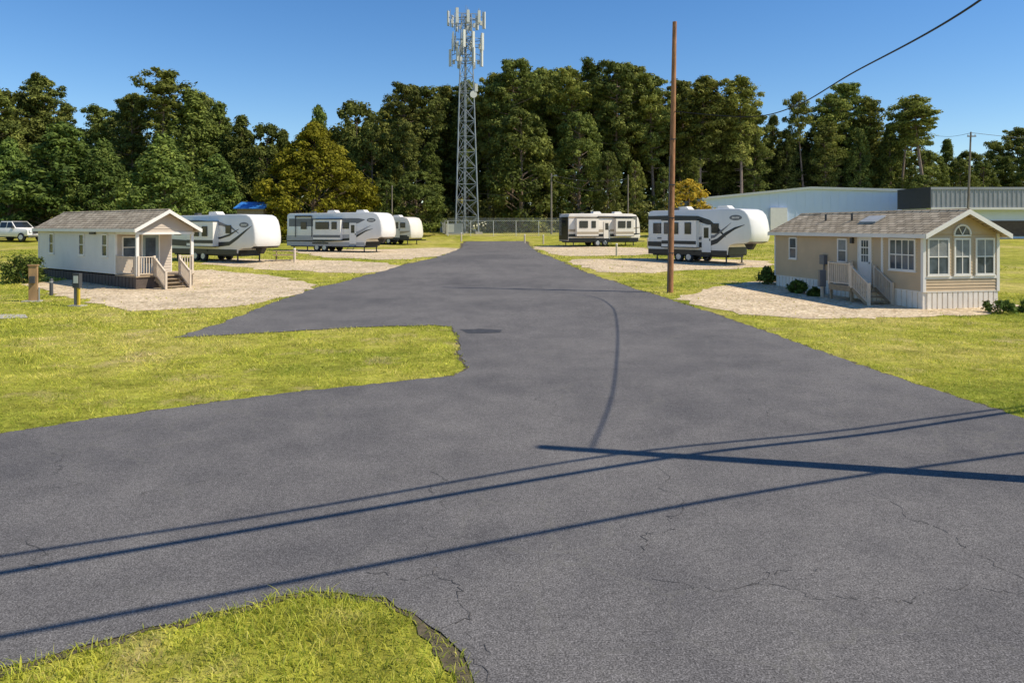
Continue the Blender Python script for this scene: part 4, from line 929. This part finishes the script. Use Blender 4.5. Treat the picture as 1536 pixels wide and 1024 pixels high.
MB().box(-.15,.15,-.09,.09,.75,1.35).build('head',M['vent'],t); MB().box(-.1,.1,-.105,-.092,.95,1.25).build('panel',M['antenna'],t); MB().box(-.12,-.04,-.05,.05,-.05,.748).build('leg',M['rvgrey'],t); MB().box(.02,.1,-.05,.05,-.05,.748).build('yellow_leg',M['yellowp'],t); MB().box(-.3,.3,-.2,.2,-.02,.04).build('base',M['concrete'],t)
t=thing('picnic_table','small wooden picnic table on grass between the first two left campers','picnic table',L3(428,391),R(20))
q=MB()
for i in range(5): q.box(-.9,.9,-.37+i*.15,-.24+i*.15,.72,.76)
q.build('tabletop',M['deckwood'],t)
for s in (-1,1): MB().box(-.9,.9,s*.72-.13,s*.72+.13,.42,.46).build('bench',M['deckwood'],t)
for x in (-.65,.65):
    q=MB(); q.bar((x,-.8,0),(x,-.2,.72),.05,.09); q.bar((x,.8,0),(x,.2,.72),.05,.09); q.bar((x,-.8,.4),(x,.8,.4),.04,.09); q.build('leg',M['deckwood'],t)
for i,(a,b2,l) in enumerate(((787,365,'short white post just past the right side of the road end'),(815,366,'short white post left of the cream camper'),(692,362,'short post at the left side of the road end'),(925,384,'small hookup post in front of the cream camper'),(972,372,'small grey hookup post right of the cream camper'),(442,394,'small hookup post by the picnic table'))):
    t=thing('marker_post',l,'post',L3(a,b2)); MB().tube([(0,0,-.05),(0,0,1.0)],.09,8).build('shaft',M['paintwood'],t); MB().tube([(0,0,1.0),(0,0,1.06)],[.11,.06],8).build('cap',M['white'],t)
t=thing('meter_pedestal','dark meter pedestal in gravel left of the tan cabin deck','pedestal',L3(1233,446)); MB().box(-.14,.14,-.1,.1,.5,1.25).build('box',M['rvgrey'],t); MB().box(-.05,.05,-.05,.05,-.05,.498).build('post',M['paintwood'],t)
# ---------------------------------------------------------------- light and camera
EL=math.atan(TAN); az=math.atan2(SX,SY)
w=bpy.data.worlds.new('World'); scene.world=w; w.use_nodes=True; nt=w.node_tree
sk=nt.nodes.new('ShaderNodeTexSky'); sk.sky_type='NISHITA'; sk.sun_disc=False; sk.sun_elevation=EL; sk.sun_rotation=az
sk.air_density=1.0; sk.dust_density=.05; sk.ozone_density=3.5
hs=nt.nodes.new('ShaderNodeHueSaturation'); hs.inputs['Saturation'].default_value=1.26; hs.inputs['Hue'].default_value=.505; hs.inputs['Value'].default_value=1.12
nt.links.new(sk.outputs[0],hs.inputs['Color'])
bg=nt.nodes['Background']; nt.links.new(hs.outputs[0],bg.inputs[0]); bg.inputs[1].default_value=.125
ld=bpy.data.lights.new('sun','SUN'); ld.energy=5.0; ld.angle=R(.5); ld.color=(1,.91,.76)
lo=bpy.data.objects.new('sun',ld); COL.objects.link(lo)
dv=Vector((-SX*math.cos(EL),-SY*math.cos(EL),-math.sin(EL))); lo.rotation_euler=dv.to_track_quat('-Z','Y').to_euler(); lo.location=(20,-5,40)
cd=bpy.data.cameras.new('camera'); cd.sensor_width=36; cd.lens=F/1536*36; cd.shift_y=-(512-HY)/1536; cd.clip_end=6000; cd.clip_start=.1
co=bpy.data.objects.new('camera',cd); COL.objects.link(co); co.location=(0,0,CAMH); co.rotation_euler=(R(90),0,0); scene.camera=co
scene.view_settings.view_transform='Standard'; scene.view_settings.look='None'; scene.view_settings.exposure=0
